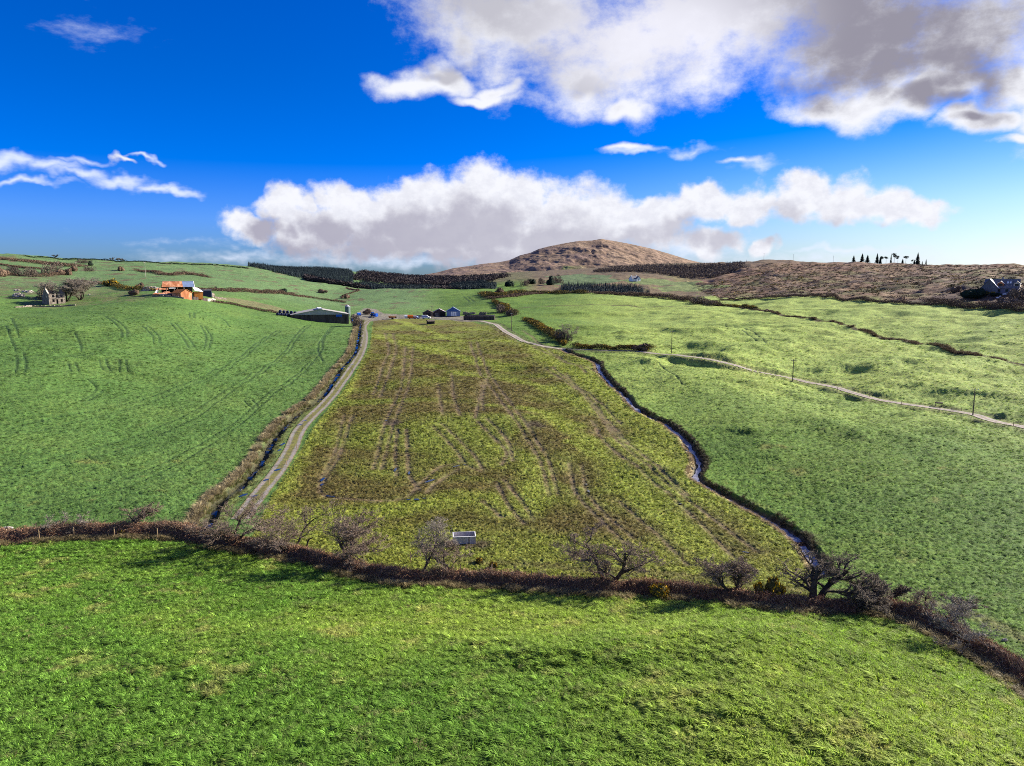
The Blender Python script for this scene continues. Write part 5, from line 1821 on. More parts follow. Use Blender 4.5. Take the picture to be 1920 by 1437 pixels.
# wrapped bales, a double row
bale = MB()
prof = [(.0, .0), (.45, .02), (.62, .10), (.68, .24), (.68, .98), (.62, 1.12), (.45, 1.2), (0, 1.22)]
vs = []; n_ = 18
for r_, y_ in prof[1:-1]:
    for i in range(n_):
        a = 2 * pi * i / n_
        vs.append((r_ * cos(a) * (1 + .02 * RND.random()), y_ - .61, .68 + r_ * sin(a)))
nr = len(prof) - 2
fs = [(j * n_ + i, j * n_ + (i + 1) % n_, (j + 1) * n_ + (i + 1) % n_, (j + 1) * n_ + i) for j in range(nr - 1) for i in range(n_)]
fs += [tuple(range(n_)), tuple(range(nr * n_ - 1, (nr - 1) * n_ - 1, -1))]
bale.add(vs, fs)
b0 = None
pA = hit(521, 592); pB = hit(556, 595)
lab_b = {0: "leftmost", 1: "second from the left", 2: "third from the left", 3: "fourth from the left", 4: "fifth from the left", 5: "rightmost"}
for row in range(2):
    for k in range(6):
        q = pA + (pB - pA) * (k / 5.0)
        x, y = q[0] + (0.2 if row else 0), q[1] + row * 1.75
        z = float(ground(x, y)) - .05
        lab = ("blue-black wrapped bale, %s in the front row" if row == 0 else "blue-black wrapped bale in the back row, %s") % lab_b[k]
        if b0 is None:
            b0 = bale.build("wrapped_bale", M_WRAP, None, (x, y, z), True)
            tag(b0, lab, "bale", "wrapped silage bales left of the grey shed")
            b0.scale = (1.15, 1.15, 1.15)
        else:
            dup(b0, (x, y, z), RND.uniform(-.15, .15), None, lab)
for k in range(5):      # one course on top
    q = pA + (pB - pA) * ((k + .5) / 5.0)
    dup(b0, (q[0], q[1] + .9, float(ground(q[0], q[1])) + 1.33), RND.uniform(-.1, .1), None, "blue-black wrapped bale on top of the row, %s" % ["leftmost", "second from the left", "in the middle", "second from the right", "rightmost"][k])


def wheel(t, x, y, r, w, rim_mat):
    o = MB().cyl((x - w / 2, y, r), r, w, 20, 'x').build("wheel", M_BLACKP, t)
    MB().cyl((x - w / 2 - .03, y, r), r * .55, w + .06, 16, 'x').build("rim", rim_mat, o)


# tractor
t, p = place("tractor", "bright blue tractor parked at the end of the farm track", "tractor", 699, 595, 3, 4, 35)
MB().hexa([(-.45, -2.6, .9), (.45, -2.6, .9), (.45, -.6, .9), (-.45, -.6, .9), (-.4, -2.55, 1.6), (.4, -2.55, 1.6), (.45, -.6, 1.8), (-.45, -.6, 1.8)]).build("bonnet", M_TRACTOR, t)
MB().box(-.55, .55, -.6, 1.0, .8, 1.5).build("chassis", M_BLACKP, t)
MB().hexa([(-.7, -.6, 1.5), (.7, -.6, 1.5), (.7, 1.0, 1.5), (-.7, 1.0, 1.5), (-.62, -.4, 2.75), (.62, -.4, 2.75), (.62, .9, 2.75), (-.62, .9, 2.75)]).build("cab", M_GLASS, t)
MB().box(-.72, .72, -.55, 1.05, 2.75, 2.92).build("cab_roof", M_TRACTOR, t)
for sx in (-1, 1):
    wheel(t, sx * .95, .7, .85, .45, M_WHITE)
    wheel(t, sx * .85, -2.1, .55, .32, M_WHITE)
    MB().box(sx * .95 - .3, sx * .95 + .3, -.1, 1.5, 1.62, 1.75).build("mudguard", M_TRACTOR, t)
MB().bar((.2, -1.4, 1.7), (.2, -1.4, 2.6), .05).build("exhaust", M_BLACKP, t)
MB().box(-.9, .9, -4.2, -2.9, .5, 2.3).build("loader_bucket", M_TRACTOR, t)
for sx in (-.55, .55):
    MB().bar((sx, -3.0, .9), (sx, -.8, 1.5), .08).build("loader_arm", M_TRACTOR, t)


def van(t, L, W, H, body, cab, tall=.6):
    MB().prism_x([(-L / 2, .45), (L / 2, .45), (L / 2, H), (-L * .1, H), (-L * .28, H * .62), (-L / 2, H * .55)], -W / 2, W / 2).build("body", body, t)
    MB().prism_x([(-L * .27, H * .62), (-L * .10, H * .94), (-L * .02, H * .94), (-L * .02, H * .62)], -W / 2 - .02, W / 2 + .02).build("window", M_GLASS, t)
    for sx in (-1, 1):
        for yy in (-L * .3, L * .3):
            wheel(t, sx * (W / 2 - .1), yy, .34, .22, M_GALV)
    MB().box(-W / 2 + .1, -W / 2 + .35, -L / 2 - .03, -L / 2 + .02, .7, .9).build("headlight", M_WHITE, t)
    MB().box(W / 2 - .35, W / 2 - .1, -L / 2 - .03, -L / 2 + .02, .7, .9).build("headlight", M_WHITE, t)


t, p = place("van", "dark blue van with white roof right of the silo", "van", 673, 593, 2, 5, 10)
van(t, 4.6, 1.9, 2.1, M_TRACTOR, M_WHITE)
MB().box(-.9, .9, -.6, 2.2, 2.1, 2.22).build("roof_panel", M_WHITE, t)
t, p = place("van", "white van with blue side stripe near the red roofed shed", "van", 799, 598, 5, 2, 80)
van(t, 5.0, 1.9, 2.1, M_WHITE, M_WHITE)
MB().box(-.98, -.955, -1.2, 2.2, 1.3, 1.9).build("side_stripe", M_TRACTOR, t)
t, p = place("car", "small pale blue car beside the orange tank", "car", 781, 598, 4, 2, 60)
van(t, 3.8, 1.7, 1.45, M_BLUE_L, M_WHITE)
t, p = place("barrel", "small blue barrel in front of the grey shed corner", "barrel", 660, 602, 1, 1)
MB().cyl((0, 0, 0), .55, 1.5, 16).build("drum", M_TRACTOR, t); MB().cyl((0, 0, 1.5), .57, .08, 16).build("lid", M_WHITE, t)
t, p = place("tank_trailer", "orange tank trailer with white end in the farmyard", "trailer", 767, 598, 5, 2, 0)
MB().cyl((-.9, 0, 1.25), .95, 3.2, 18, 'x').build("tank", M_TANK_O, t)
MB().cyl((-2.6, 0, 1.25), .96, 1.7, 18, 'x').build("tank_end", M_WHITE, t)
MB().box(-2.6, 2.6, -.3, .3, .3, .5).build("chassis", M_BLACKP, t)
for yy in (-.75, .75):
    o = MB().cyl((.2, yy - .15, .42), .42, .3, 16, 'y').build("wheel", M_BLACKP, t)
t, p = place("farm_machine", "rusty brown old spreader standing left of the orange tank", "machine", 735, 599, 5, 2, 10)
MB().hexa([(-1.6, -.6, .7), (1.6, -.6, .7), (1.6, .6, .7), (-1.6, .6, .7), (-2.0, -.95, 1.8), (2.0, -.95, 1.8), (2.0, .95, 1.8), (-2.0, .95, 1.8)]).build("hopper", M_RUST, t)
MB().bar((-2.0, 0, .7), (-3.6, 0, .5), .08).build("drawbar", M_RUST, t)
for yy in (-.9, .9):
    MB().cyl((.2, yy - .15, .55), .55, .3, 16, 'y').build("wheel", M_BLACKP, t)
MB().box(1.9, 2.5, -.8, .8, .6, 1.5).build("beater", M_DARK, t)

# red and blue roofed sheds
t, p = place("lean_to_shed", "low dark shed at the left end of the coloured roofed group", "shed", 803, 594, 6, 6, 0)
gable(6.5, 6, 2.2, 3.8, 'y', t, M_CONC, M_WOOD, y0=.5)
MB().box(-1.2, 1.2, .42, .47, -.5, 2).build("door", M_DARK, t)
t, p = place("hay_shed", "red and white roofed shed with its open front painted dark", "shed", 824, 594, 8, 8, 0)
gable(7.6, 8, 2.7, 4.6, 'y', t, M_CONC, M_RUST_BLUE)
MB().box(.2, 3.2, -.06, -.01, -.5, 2.7).build("opening_shade", M_DARK, t)  # solid panel painting the shade of the open front
MB().box(-2.8, -.6, -.04, -.01, -.3, 2.3).build("door", M_STONE, t)
t, p = place("workshop_shed", "bright blue roofed shed with white doors in its gable", "shed", 850, 594, 8, 8, 0)
gable(8.2, 8, 3.2, 5.6, 'y', t, M_BLUE_L, M_BLUE_L, gable_mat=M_BLUE, over=.4)
MB().prism_y([(.2, 5.72), (4.6, 3.28), (4.6, 3.1), (.2, 5.5)], -.5, -.42).build("barge_board", M_WHITE, t)  # white strip paints the sunlit right roof slope
for k in range(3):
    MB().box(-1.4 + k * 1.15, -.45 + k * 1.15, -.09, -.03, .4, 2.9).build("door", M_WHITE, t)
MB().box(-4.1, 4.1, -.05, -.02, -1, .35).build("plinth", M_CONC, t)
# silage pit
t, p = place("silage_pit", "long dark walled silage pit below the coloured roofed sheds", "silage pit", 898, 600, 17, 8, -3)
W = 58 * mpp(p)
MB().box(-W / 2, W / 2, 0, .3, -1.5, 2.1).build("front_wall", M_CONC, t)
MB().box(-W / 2, W / 2, 7.7, 8, -1.0, 2.5).build("back_wall", M_CONC, t)
MB().box(W / 2 - .29, W / 2 + .02, .31, 7.69, -1.0, 2.1).build("side_wall", M_CONC, t)
MB().hexa([(-W / 2 - .02, .31, -1), (W / 2 - .3, .31, -1), (W / 2 - .3, 7.69, -1), (-W / 2 - .02, 7.69, -1), (-W / 2 + 3, .31, 1.2), (W / 2 - .3, .31, 2.0), (W / 2 - .3, 7.69, 2.3), (-W / 2 + 3, 7.69, 1.4)]).build("silage_cover", M_BLACKP, t)
MB().box(-W / 2 + 2, W / 2, -.02, .32, 2.103, 2.25).build("coping", M_CONC_L, t)
for (a, b, h, lab) in (((868, 590), (892, 589), 1.7, "low dark ruined wall behind the silage pit, left length"), ((898, 590), (912, 590), 1.6, "short dark ruined wall behind the silage pit, right length"),
                       ((882, 594), (898, 594), .9, "pale tumbled wall just above the silage pit")):
    pa, pb = hit(*a), hit(*b)
    d = pb - pa; L_ = math.hypot(d[0], d[1])
    tt = MB()
    nseg = 7
    for i in range(nseg):
        x0_, x1_ = L_ * i / nseg, L_ * (i + 1) / nseg - .02
        tt.box(x0_, x1_, -.25, .25, -.8, h * RND.uniform(.7, 1.1))
    o = tt.build("stone_wall", M_STONE, None, tuple(pa)); o.rotation_euler = (0, 0, math.atan2(d[1], d[0])); tag(o, lab, "wall")
t, p = place("field_shelter", "tiny dark hut with pale end wall at the top of the muddy field", "hut", 809, 608, 5, 3, 20)
gable(3.6, 2.6, 1.5, 2.1, 'x', t, M_DARK, M_WOOD, y0=0)
MB().box(1.81, 1.86, .05, 2.55, -.3, 1.5).build("end_wall", M_CREAM, t)

# derelict barn group on the left
t, p = place("derelict_barn", "derelict barn with long rusty and blue tin roof and torn lean-to", "barn", 331, 557, 18, 12, 6)
s_ = mpp(p)
gx0, gx1 = -22 * s_, 33 * s_          # ridge ends
Rz, Ez = 7.6, 5.0
wl = MB()
wl.box(gx0, gx1, 9.8, 10.1, -2, Ez)
wl.box(gx0, gx0 + .3, 4.2, 9.8, -2, Ez)
wl.build("wall", M_DARK, t)
MB().add([(gx1, 4.0, Ez), (gx1, 10.2, Ez), (gx1, 7.1, Rz), (gx1 - .2, 4.0, Ez), (gx1 - .2, 10.2, Ez), (gx1 - .2, 7.1, Rz)], [(0, 1, 2), (5, 4, 3), (0, 3, 4, 1), (1, 4, 5, 2), (2, 5, 3, 0)]).build("gable_panel", M_ORANGE, t)
MB().slab((gx0 - .3, 3.7, Ez - .1), (gx1 * .42, 3.7, Ez - .1), (gx1 * .42, 7.1, Rz + .12), (gx0 + .6, 7.1, Rz + .12), .1).build("roof_sheet", M_RUST, t)
MB().slab((gx1 * .42 + .01, 3.7, Ez - .1), (gx1 + .2, 3.7, Ez - .1), (gx1 + .2, 7.1, Rz + .12), (gx1 * .42 + .01, 7.1, Rz + .12), .1).build("roof_sheet", M_BLUE_L, t)
MB().slab((gx0 + .6, 7.11, Rz + .12), (gx1 + .2, 7.11, Rz + .12), (gx1 + .2, 10.5, Ez - .1), (gx0, 10.5, Ez - .1), .1).build("roof_sheet", M_RUST, t)
MB().box(gx0 + .6, gx1 + .2, 6.95, 7.25, Rz + .13, Rz + .22).build("ridge_cap", M_WHITE, t)
MB().slab((gx1 + .2, 3.6, Ez - .1), (gx1 + .45, 3.6, Ez - .1), (gx1 + .45, 7.1, Rz + .2), (gx1 + .2, 7.1, Rz + .2), .14).build("barge_board", M_WHITE, t)
# torn lean-to in front: separate sheets left on the frame
lx0, lx1 = -41 * s_, 14 * s_
for (xa, xb, ya, yb, za, zb, mt) in ((lx0, lx1, -1.2, .4, 1.5, 2.1, M_RUST), (lx0 + 2, lx0 + 7.5, 2.5, 3.6, 3.6, 4.4, M_RUST), (lx0 + 5, lx0 + 8, .45, 1.4, 2.1, 2.7, M_RUST),
                                     (lx0 + 10, lx1, .45, 1.1, 2.1, 2.5, M_RUST_BLUE), (lx0 + 8, lx0 + 11, 3.0, 3.6, 4.2, 4.5, M_WHITE), (lx0 + 1.2, lx0 + 2.6, .6, 2.4, 2.2, 3.5, M_WHITE)):
    MB().slab((xa, ya, za), (xb, ya, za), (xb, yb, zb), (xa + (yb - ya) * .6, yb, zb), .06).build("roof_sheet", mt, t)
MB().box(lx0 + 3, lx1 + .6, -1.45, -1.3, 1.30, 1.5).build("gutter", M_BLUE_L, t)
MB().box(lx0 + 1, lx1, -1.0, -.7, -2, 1.4).build("front_wall", M_DARK, t)
for x in (lx0 + 2.6, lx0 + 6, lx0 + 9.5, lx1 - .4):
    MB().bar((x, -1.1, 1.4), (x + 1.2, 3.9, 4.7), .09, 4).build("rafter", M_WOOD, t)
for x in (lx0 + 4, lx0 + 8, lx0 + 12, lx1):
    MB().bar((x, 3.8, -1.5), (x, 3.8, 4.8), .13, 6).build("post", M_WOOD, t)
# white torn sheet on the right side
MB().slab((gx1 + .25, 3.4, 3.0), (gx1 + 4.4, 4.2, 2.3), (gx1 + 2.6, 8.2, 4.2), (gx1 - .1, 8.6, 4.9), .06).build("side_sheet", M_WHITE, t)
MB().box(gx1 + .1, gx1 + 4.2, 4.3, 9.5, -1.5, 2.2).build("side_wall", M_ORANGE, t)
t2, p2 = place("tin_shed", "orange tin shed with rust-brown front and white door before the barn", "shed", 350, 561, 8, 7, 38)
gable(6.4, 6.5, 3.0, 4.7, 'y', t2, M_RUST, M_ORANGE, over=.25, base=-2)
MB().box(3.21, 3.27, 1.0, 2.3, -.4, 2.5).build("door", M_WHITE, t2)
MB().box(3.21, 3.26, -.05, .85, -.5, 2.5).build("corner_panel", M_BLUE, t2)
for k in range(3):
    MB().box(3.21, 3.25, 3.1 + k * 1.1, 3.6 + k * 1.1, .8, 2.0).build("window", M_CREAM, t2)
t3, p3 = place("dark_shed", "low blue-black flat fronted shed behind the orange tin shed", "shed", 385, 556, 7, 4, 0)
MB().prism_x([(0, -1.5), (3.5, -1.5), (3.5, 3.4), (0, 3.1)], -3.4, 3.2).build("wall", mat_plain("navy_sheet", (.03, .035, .075), .7, .2, 1), t3)
MB().slab((-3.6, -.25, 3.22), (3.4, -.25, 3.22), (3.4, 3.8, 3.56), (-3.6, 3.8, 3.56), .08).build("roof", M_SLATE, t3)
MB().box(3.21, 3.5, .3, 1.1, -.5, 2.4).build("door_post", M_WHITE, t3)


def stone_wall(a, b, h, label, mat=None, w=.45, name="stone_wall", crumble=.3):
    pa, pb = hit(*a), hit(*b)
    d = pb - pa; L_ = math.hypot(d[0], d[1]); n = max(3, int(L_ / .9))
    m = MB(); an = math.atan2(d[1], d[0])
    for i in range(n):
        q = pa[:2] + d[:2] * (i + .5) / n
        zz = float(ground(q[0], q[1])) - pa[2]
        m.box(L_ * i / n, L_ * (i + 1) / n - .015, -w / 2 * RND.uniform(.85, 1.1), w / 2 * RND.uniform(.85, 1.1), zz - .6, zz + h * RND.uniform(1 - crumble, 1.05))
    o = m.build(name, mat or M_STONE, None, tuple(pa)); o.rotation_euler = (0, 0, an)
    return tag(o, label, "wall")


stone_wall((286, 557), (345, 561), .9, "low earth-topped stone wall in front of the derelict barn")
stone_wall((362, 562), (388, 565), 1.5, "dark yard wall right below the orange tin shed", M_CONC)
stone_wall((389, 565), (404, 566), 1.7, "pale broken wall end, right of the dark yard wall", M_CONC_L, crumble=.5)
stone_wall((395, 557), (402, 558), 2.2, "ruined gable stub right of the navy shed", M_STONE, .6)
stone_wall((403, 559), (424, 562), 1.0, "tumbled wall running right from the ruined stub")
stone_wall((28, 577), (60, 575), .7, "pinkish tumbled field wall left of the ruined house", None, .8, crumble=.6)
stone_wall((62, 575), (142, 573), .7, "pinkish tumbled field wall below the ruined house", None, .8, crumble=.6)
t4, p4_ = place("pipe_ring", "white ring feeder in the yard below the orange shed", "feeder", 377, 560, 2, 2)
m_ = MB()
for i in range(20):
    a0, a1 = 2 * pi * i / 20, 2 * pi * (i + 1) / 20
    m_.bar((cos(a0), sin(a0), .9), (cos(a1), sin(a1), .9), .06)
    if i % 2 == 0:
        m_.bar((cos(a0), sin(a0), 0), (cos(a0), sin(a0), .9), .05)
m_.build("rail", M_WHITE, t4)

# ruined house
t, p = place("ruined_house", "roofless two storey stone ruin with empty windows and two gables", "ruin", 108, 570, 9, 6, 24)
s_ = mpp(p)
W = 27 * s_ / cos(radians(24)) * .98; D = 7.0; h = 4.6
fr = MB()
xs = [-W / 2, -W / 2 + W * .20, -W / 2 + W * .34, -W / 2 + W * .44, -W / 2 + W * .56, -W / 2 + W * .70, -W / 2 + W * .84, W / 2]
for i in range(7):
    x0_, x1_ = xs[i], xs[i + 1]
    if i in (1, 5):
        fr.box(x0_, x1_, 0, .55, -1.5, .9); fr.box(x0_, x1_, 0, .55, 2.2, 3.1); fr.box(x0_, x1_, .02, .53, 4.25, 4.5 + .2 * (i == 5))
    elif i == 3:
        fr.box(x0_, x1_, 0, .55, 2.2, 3.1)
    else:
        fr.box(x0_, x1_, 0, .55, -1.5, h + (0.25, 0, .5, 0, .2, 0, .35)[i])
fr.build("front_wall", M_STONE, t)
MB().box(-W / 2, W / 2, D - .55, D, -1.5, h - .6).build("back_wall", M_STONE, t)
for sx, nm in ((-1, "gable_wall"), (1, "gable_wall")):
    x0_, x1_ = (sx * W / 2 - .55, sx * W / 2) if sx > 0 else (sx * W / 2, sx * W / 2 + .55)
    o = MB().prism_x([(.56, -1.5), (D - .56, -1.5), (D - .56, h - .6), (D / 2 + .5, 7.0), (D / 2 - .5, 7.0), (.56, h)], x0_, x1_).build(nm, M_STONE, t)
    MB().box(x0_ + .02, x1_ - .02, D / 2 - .48, D / 2 + .48, 7.003, 8.0).build("chimney", M_STONE, o)
    if sx < 0:
        MB().prism_x([(.5, h + .02), (.5, h + .2), (D / 2 - .5, 7.2), (D / 2 - .5, 7.02)], x0_ - .04, x1_ + .04).build("coping", M_CONC_L, o)
        MB().box(x0_ - .03, x0_ - .01, 2.0, 2.5, 3.0, 3.8).build("window", M_CREAM, o)

# white cottage
t, p = place("cottage", "small white gabled cottage with dark roof and two chimneys below the mountain", "cottage", 1193, 0, 8, 10, 38, r=1010)
gable(10, 8, 3.6, 7.0, 'x', t, M_WHITE, M_SLATE, y0=1.5)
gable(6.4, 3.2, 3.4, 6.6, 'y', t, M_WHITE, M_SLATE, x0=-.2, y0=-1.4, wall_name="porch_wall", roof_name="porch_roof")
for x in (-4.4, 3.8):
    MB().box(x, x + .9, 5.0, 5.9, 6.2, 8.2).build("chimney", M_WHITE, t)
MB().box(1.9, 2.9, -1.46, -1.42, 1.0, 2.4).build("window", M_GLASS, t)
t, p = place("far_shed", "tiny blue-grey farm shed on the far green slope", "shed", 924, 0, 12, 6, 0, r=1500)
gable(16, 7, 3.4, 6, 'x', t, M_BLUE_L, M_SLATE)
MB().box(-2, 1, -.06, -.02, -.5, 2.8).build("door", M_DARK, t)

# dormer house on the right
t, p = place("dormer_house", "grey dormer house with one roof slope painted sunlit white, half hidden in bushes", "house", 1876, 551, 18, 9, -6)
s_ = mpp(p)
L1 = 54 * s_
gable(L1, 8.5, 3.0, 7.4, 'x', t, mat_plain("grey_render", (.20, .19, .24), .9, .15, 1), M_SLATE, x0=-L1 / 2)
gable(7.6, 6.0, 3.0, 7.3, 'y', t, M_SLATE, M_SLATE, x0=-L1 / 2 - 1.2, y0=-3.4, wall_name="wing_wall", roof_name="wing_roof")
MB().prism_y([(-L1 / 2 + 2.62, 7.46), (-L1 / 2 + 6.9, 2.72), (-L1 / 2 + 6.9, 2.85), (-L1 / 2 + 2.62, 7.62)], -3.9, 2.4).build("wing_sunlit_slope", M_WHITE, t)  # white skin over the right-hand slope paints it as sunlit
for x in (-1.8, 5.2):
    o = gable(2.9, 2.4, 5.2, 6.4, 'y', t, M_CONC_L if x > 0 else M_RUST, M_WHITE if x < 0 else M_SLATE, x0=x, y0=.7, wall_name="dormer_wall", roof_name="dormer_roof", base=3.4, over=.25)[0]
    MB().box(x + .6, x + 2.3, .62, .68, 4.0, 5.1).build("window", M_GLASS, o)
for x in (2.2, 3.4):
    MB().slab((x, 2.0, 5.12 + .18), (x + .7, 2.0, 5.12 + .18), (x + .7, 2.9, 6.05 + .2), (x, 2.9, 6.05 + .2), .05).build("skylight", M_WHITE, t)
MB().box(-.4, .5, 3.9, 4.7, 7.0, 8.4).build("chimney", M_SLATE, t)
for x in (-1.5, 2.0, 5.5):
    o = MB().box(x, x + 1.3, -.05, -.01, 1.0, 2.3).build("window", M_GLASS, t)
for (px, py, lab, w_) in ((1883, 553, "white garden object just below the dormer house wall", 2.4), (1871, 560, "white garden boulder left one below the dormer house", 2.0), (1875, 557, "white garden boulder, upper one below the dormer house", 1.4),
                          (1820, 551, "whitish rock left of the dark evergreen by the house", 1.6), (1819, 558, "small white stone by the left garden edge", .9)):
    p = hit(px, py)
    R = np.random.RandomState(px)
    V_ = []; F_ = []
    nu, nv = 10, 6
    for j in range(nv):
        for i in range(nu):
            th = pi * j / (nv - 1); ph = 2 * pi * i / nu; q = 1 + R.normal(0, .1)
            V_.append((sin(th) * cos(ph) * q * w_ / 2, sin(th) * sin(ph) * q * w_ / 3, cos(th) * q * w_ / 4 + .2))
    for j in range(nv - 1):
        for i in range(nu):
            F_.append((j * nu + i, j * nu + (i + 1) % nu, (j + 1) * nu + (i + 1) % nu, (j + 1) * nu + i))
    o = put("boulder", arr_mesh("boulder", np.array(V_), np.array(F_), False), M_WHITE, None, tuple(p)); tag(o, lab, "rock")


def rock(px, py, w, h, label, mat, cat="rock", name="rock"):
    p = hit(px, py); s = mpp(p); w *= s; h *= s
    nu, nv = 26, 14
    V_ = []
    for j in range(nv):
        for i in range(nu):
            th = pi * j / (nv - 1); ph = 2 * pi * i / nu
            d = np.array((sin(th) * cos(ph), sin(th) * sin(ph), cos(th)))
            q = 1 + .3 * float(pn(d[0] * 2 + px, d[1] * 2 + d[2] * 2.3, 5)) + .2 * float(pn(d[0] * 5 + px, d[1] * 5 + d[2] * 5, 6))
            V_.append(tuple(d * q * (w / 2, w / 3.2, h * .8)))
    F_ = [(j * nu + i, j * nu + (i + 1) % nu, (j + 1) * nu + (i + 1) % nu, (j + 1) * nu + i) for j in range(nv - 1) for i in range(nu)]
    o = put(name, arr_mesh(name, np.array(V_), np.array(F_), False), mat, None, tuple(p))
    return tag(o, label, cat)


M_ROCK = mat_plain("pale_rock", (0.42, 0.38, 0.33), .9, .35, 1.2, col2=(.2, .17, .14))
rock(284, 545, 34, 9, "pale rock face in the bank left of the derelict barn", M_ROCK)
rock(34, 556, 22, 8, "whitish rock outcrop left of the ruined house, lower one", M_ROCK)
rock(32, 546, 12, 4, "small whitish rock, upper left of the ruined house", M_ROCK)
rock(52, 548, 24, 4, "flat pale rock slab above the ruined house", M_ROCK)
rock(168, 554, 6, 2.5, "small white stone right of the ruined house trees", M_ROCK)
rock(1838, 1194, 22, 8, "pale stone slab on the back edge of the right hedge", M_ROCK)
rock(1884, 1202, 12, 6, "pale stone behind the right hedge near the picture edge", M_ROCK)
rock(14, 993, 20, 7, "grey stones on the back of the hedge, far left", M_ROCK)
rock(1298, 857, 6, 4, "white stone on the stream bank at its sharp bend", M_ROCK)
rock(1288, 846, 5, 3, "small white stone upstream of the sharp bend", M_ROCK)
rock(1297, 879, 7, 3, "white stones beside the stream below the bend", M_ROCK)
hp = rock(1498, 1027, 34, 12, "dark heap of cut branches beside the lower stream", M_SOIL, "heap", "brush_heap")
rock(548, 1032, 26, 11, "grey-violet boulder showing in the shaded hedge", M_CONC, "rock")

# the galvanised trough
t, p = place("feed_trough", "open galvanised metal trough box standing in the field behind the hedge", "trough", 871, 1021, 3, 1.6, 2)
s_ = mpp(p)
W = 42 * s_; D = 2.0; h = 1.05
MB().box(-W / 2, W / 2, 0, .06, .02, h).build("front_panel", M_GALV, t)
MB().box(-W / 2, W / 2, D - .06, D, .02, h).build("back_panel", M_GALV, t)
MB().box(-W / 2, -W / 2 + .06, .061, D - .061, .02, h).build("end_panel", M_GALV, t)
MB().box(W / 2 - .06, W / 2, .061, D - .061, .02, h).build("end_panel", M_GALV, t)
MB().box(-W / 2 + .061, W / 2 - .061, .061, D - .061, .1, .35).build("straw", M_STRAW, t)
for (xa, xb, ya, yb) in ((-W / 2 - .04, W / 2 + .04, -.04, .07), (-W / 2 - .04, W / 2 + .04, D - .07, D + .04), (-W / 2 - .04, -W / 2 + .07, .072, D - .072), (W / 2 - .07, W / 2 + .04, .072, D - .072)):
    MB().box(xa, xb, ya, yb, h + .003, h + .07).build("rim", M_WHITE if ya < .1 else M_GALV, t)
MB().box(W * .18, W * .18 + .12, -.05, -.005, .0, h - .01).build("strap", M_WOOD, t)
for x in (-W / 4, 0, W / 3):
    MB().box(x - .03, x + .03, -.03, -.002, .05, h - .03).build("rib", M_GALV, t)

# small thing on the lane
t, p = place("cattle_trough", "small dark trough raised on posts beside the lane", "trough", 1760, 762, 2, 1)
MB().box(-.9, .9, -.35, .35, .75, 1.05).build("tank", M_CONC, t)
for sx in (-.7, .7):
    MB().box(sx - .07, sx + .07, -.2, .2, -.3, .75).build("leg", M_WOOD, t)
t, p = place("field_gate", "low broken gate piece lying beside the lane right of the dark trough", "gate", 1793, 770, 2, 1, 10)
for z in (.15, .35, .55):
    MB().box(-1.2, 1.2, -.03, .03, z, z + .06).build("rail", M_WOOD, t)
for x in (-1.2, 1.14):
    MB().box(x, x + .08, -.05, -.031, -.1, .7).build("upright", M_WOOD, t)

# ---------------------------------------------------------------- poles and posts
def pole(px, py, h, label, r=None, wires=True, mat=None):
    p = hit(px, py) if r is None else None
    if p is None:
        a, _ = azT(px, py); rs = np.linspace(r * .75, r * 1.25, 160); zz = ground(rs * sin(a), rs * cos(a)); k = int(np.argmax(zz / rs))
        p = np.array((rs[k] * sin(a), rs[k] * cos(a), zz[k]))
    H = h * mpp(p)
    t = thing("utility_pole", label, "pole", tuple(p), face_cam(p, 20), "utility poles")
    MB().bar((0, 0, -.5), (0, 0, H), .16, 8, .10).build("post", mat or M_WOOD, t)
    o = MB().box(-.8, .8, -.16, -.04, H - .55, H - .42).build("crossarm", mat or M_WOOD, t)
    for x in (-.7, 0, .7):
        MB().cyl((x, -.1, H - .42), .06, .2, 8).build("insulator", M_WHITE, o)
    return t


pole(1259, 663, 43, "utility pole by the lane at the right end of the gorse row")
pole(1486, 715, 42, "utility pole on the lane between the gorse row and the dark trough")
pole(1824, 779, 52, "tallest looking utility pole, beside the lane on the right")
pole(959, 621, 34, "thin utility pole above the bend of the farm road")
pole(810, 598, 24, "utility pole standing in front of the red roofed shed")
pole(143, 504, 12, "white utility pole below the left skyline", mat=M_CONC_L)
pole(273, 519, 27, "tall white utility pole above the derelict barn", mat=M_CONC_L)
pole(1432, 491, 12, "leftmost utility pole on the moor skyline", 1150)
pole(1487, 492, 11, "middle utility pole on the moor skyline", 1100)
pole(1562, 495, 12, "utility pole on the moor skyline nearest the conifers", 1050)
pole(870, 505, 8, "tiny utility pole on the far mountain slope", 1500)

post_lab = ["beside the top of the farm track", "second down the farm track", "third down the farm track", "fourth down the farm track", "fifth down the farm track",
            "sixth down the farm track", "on the outer side of the track bend", "below the track bend", "nearest the hedge along the track"]
posts = [(682, 678, .9), (656, 720, .9), (636, 740, 1), (611, 760, 1), (586, 782, 1.1), (568, 805, 1.1), (556, 842, 1.2), (537, 872, 1.2), (505, 910, 1.2)]
pm = MB().bar((0, 0, -.3), (0, 0, 1.0), .07, 6, .06)
po = None
def post(px, py, h, lab, grp, tilt=0.0, mat=None):
    global po
    p = hit(px, py)
    if po is None:
        po = pm.build("fence_post", M_POSTW, None, tuple(p))
        o = po
    else:
        o = dup(po, tuple(p), RND.random())
    o.scale = (1, 1, h); o.rotation_euler = (tilt, tilt * .5, 0)
    tag(o, lab, "post", grp)
    return o


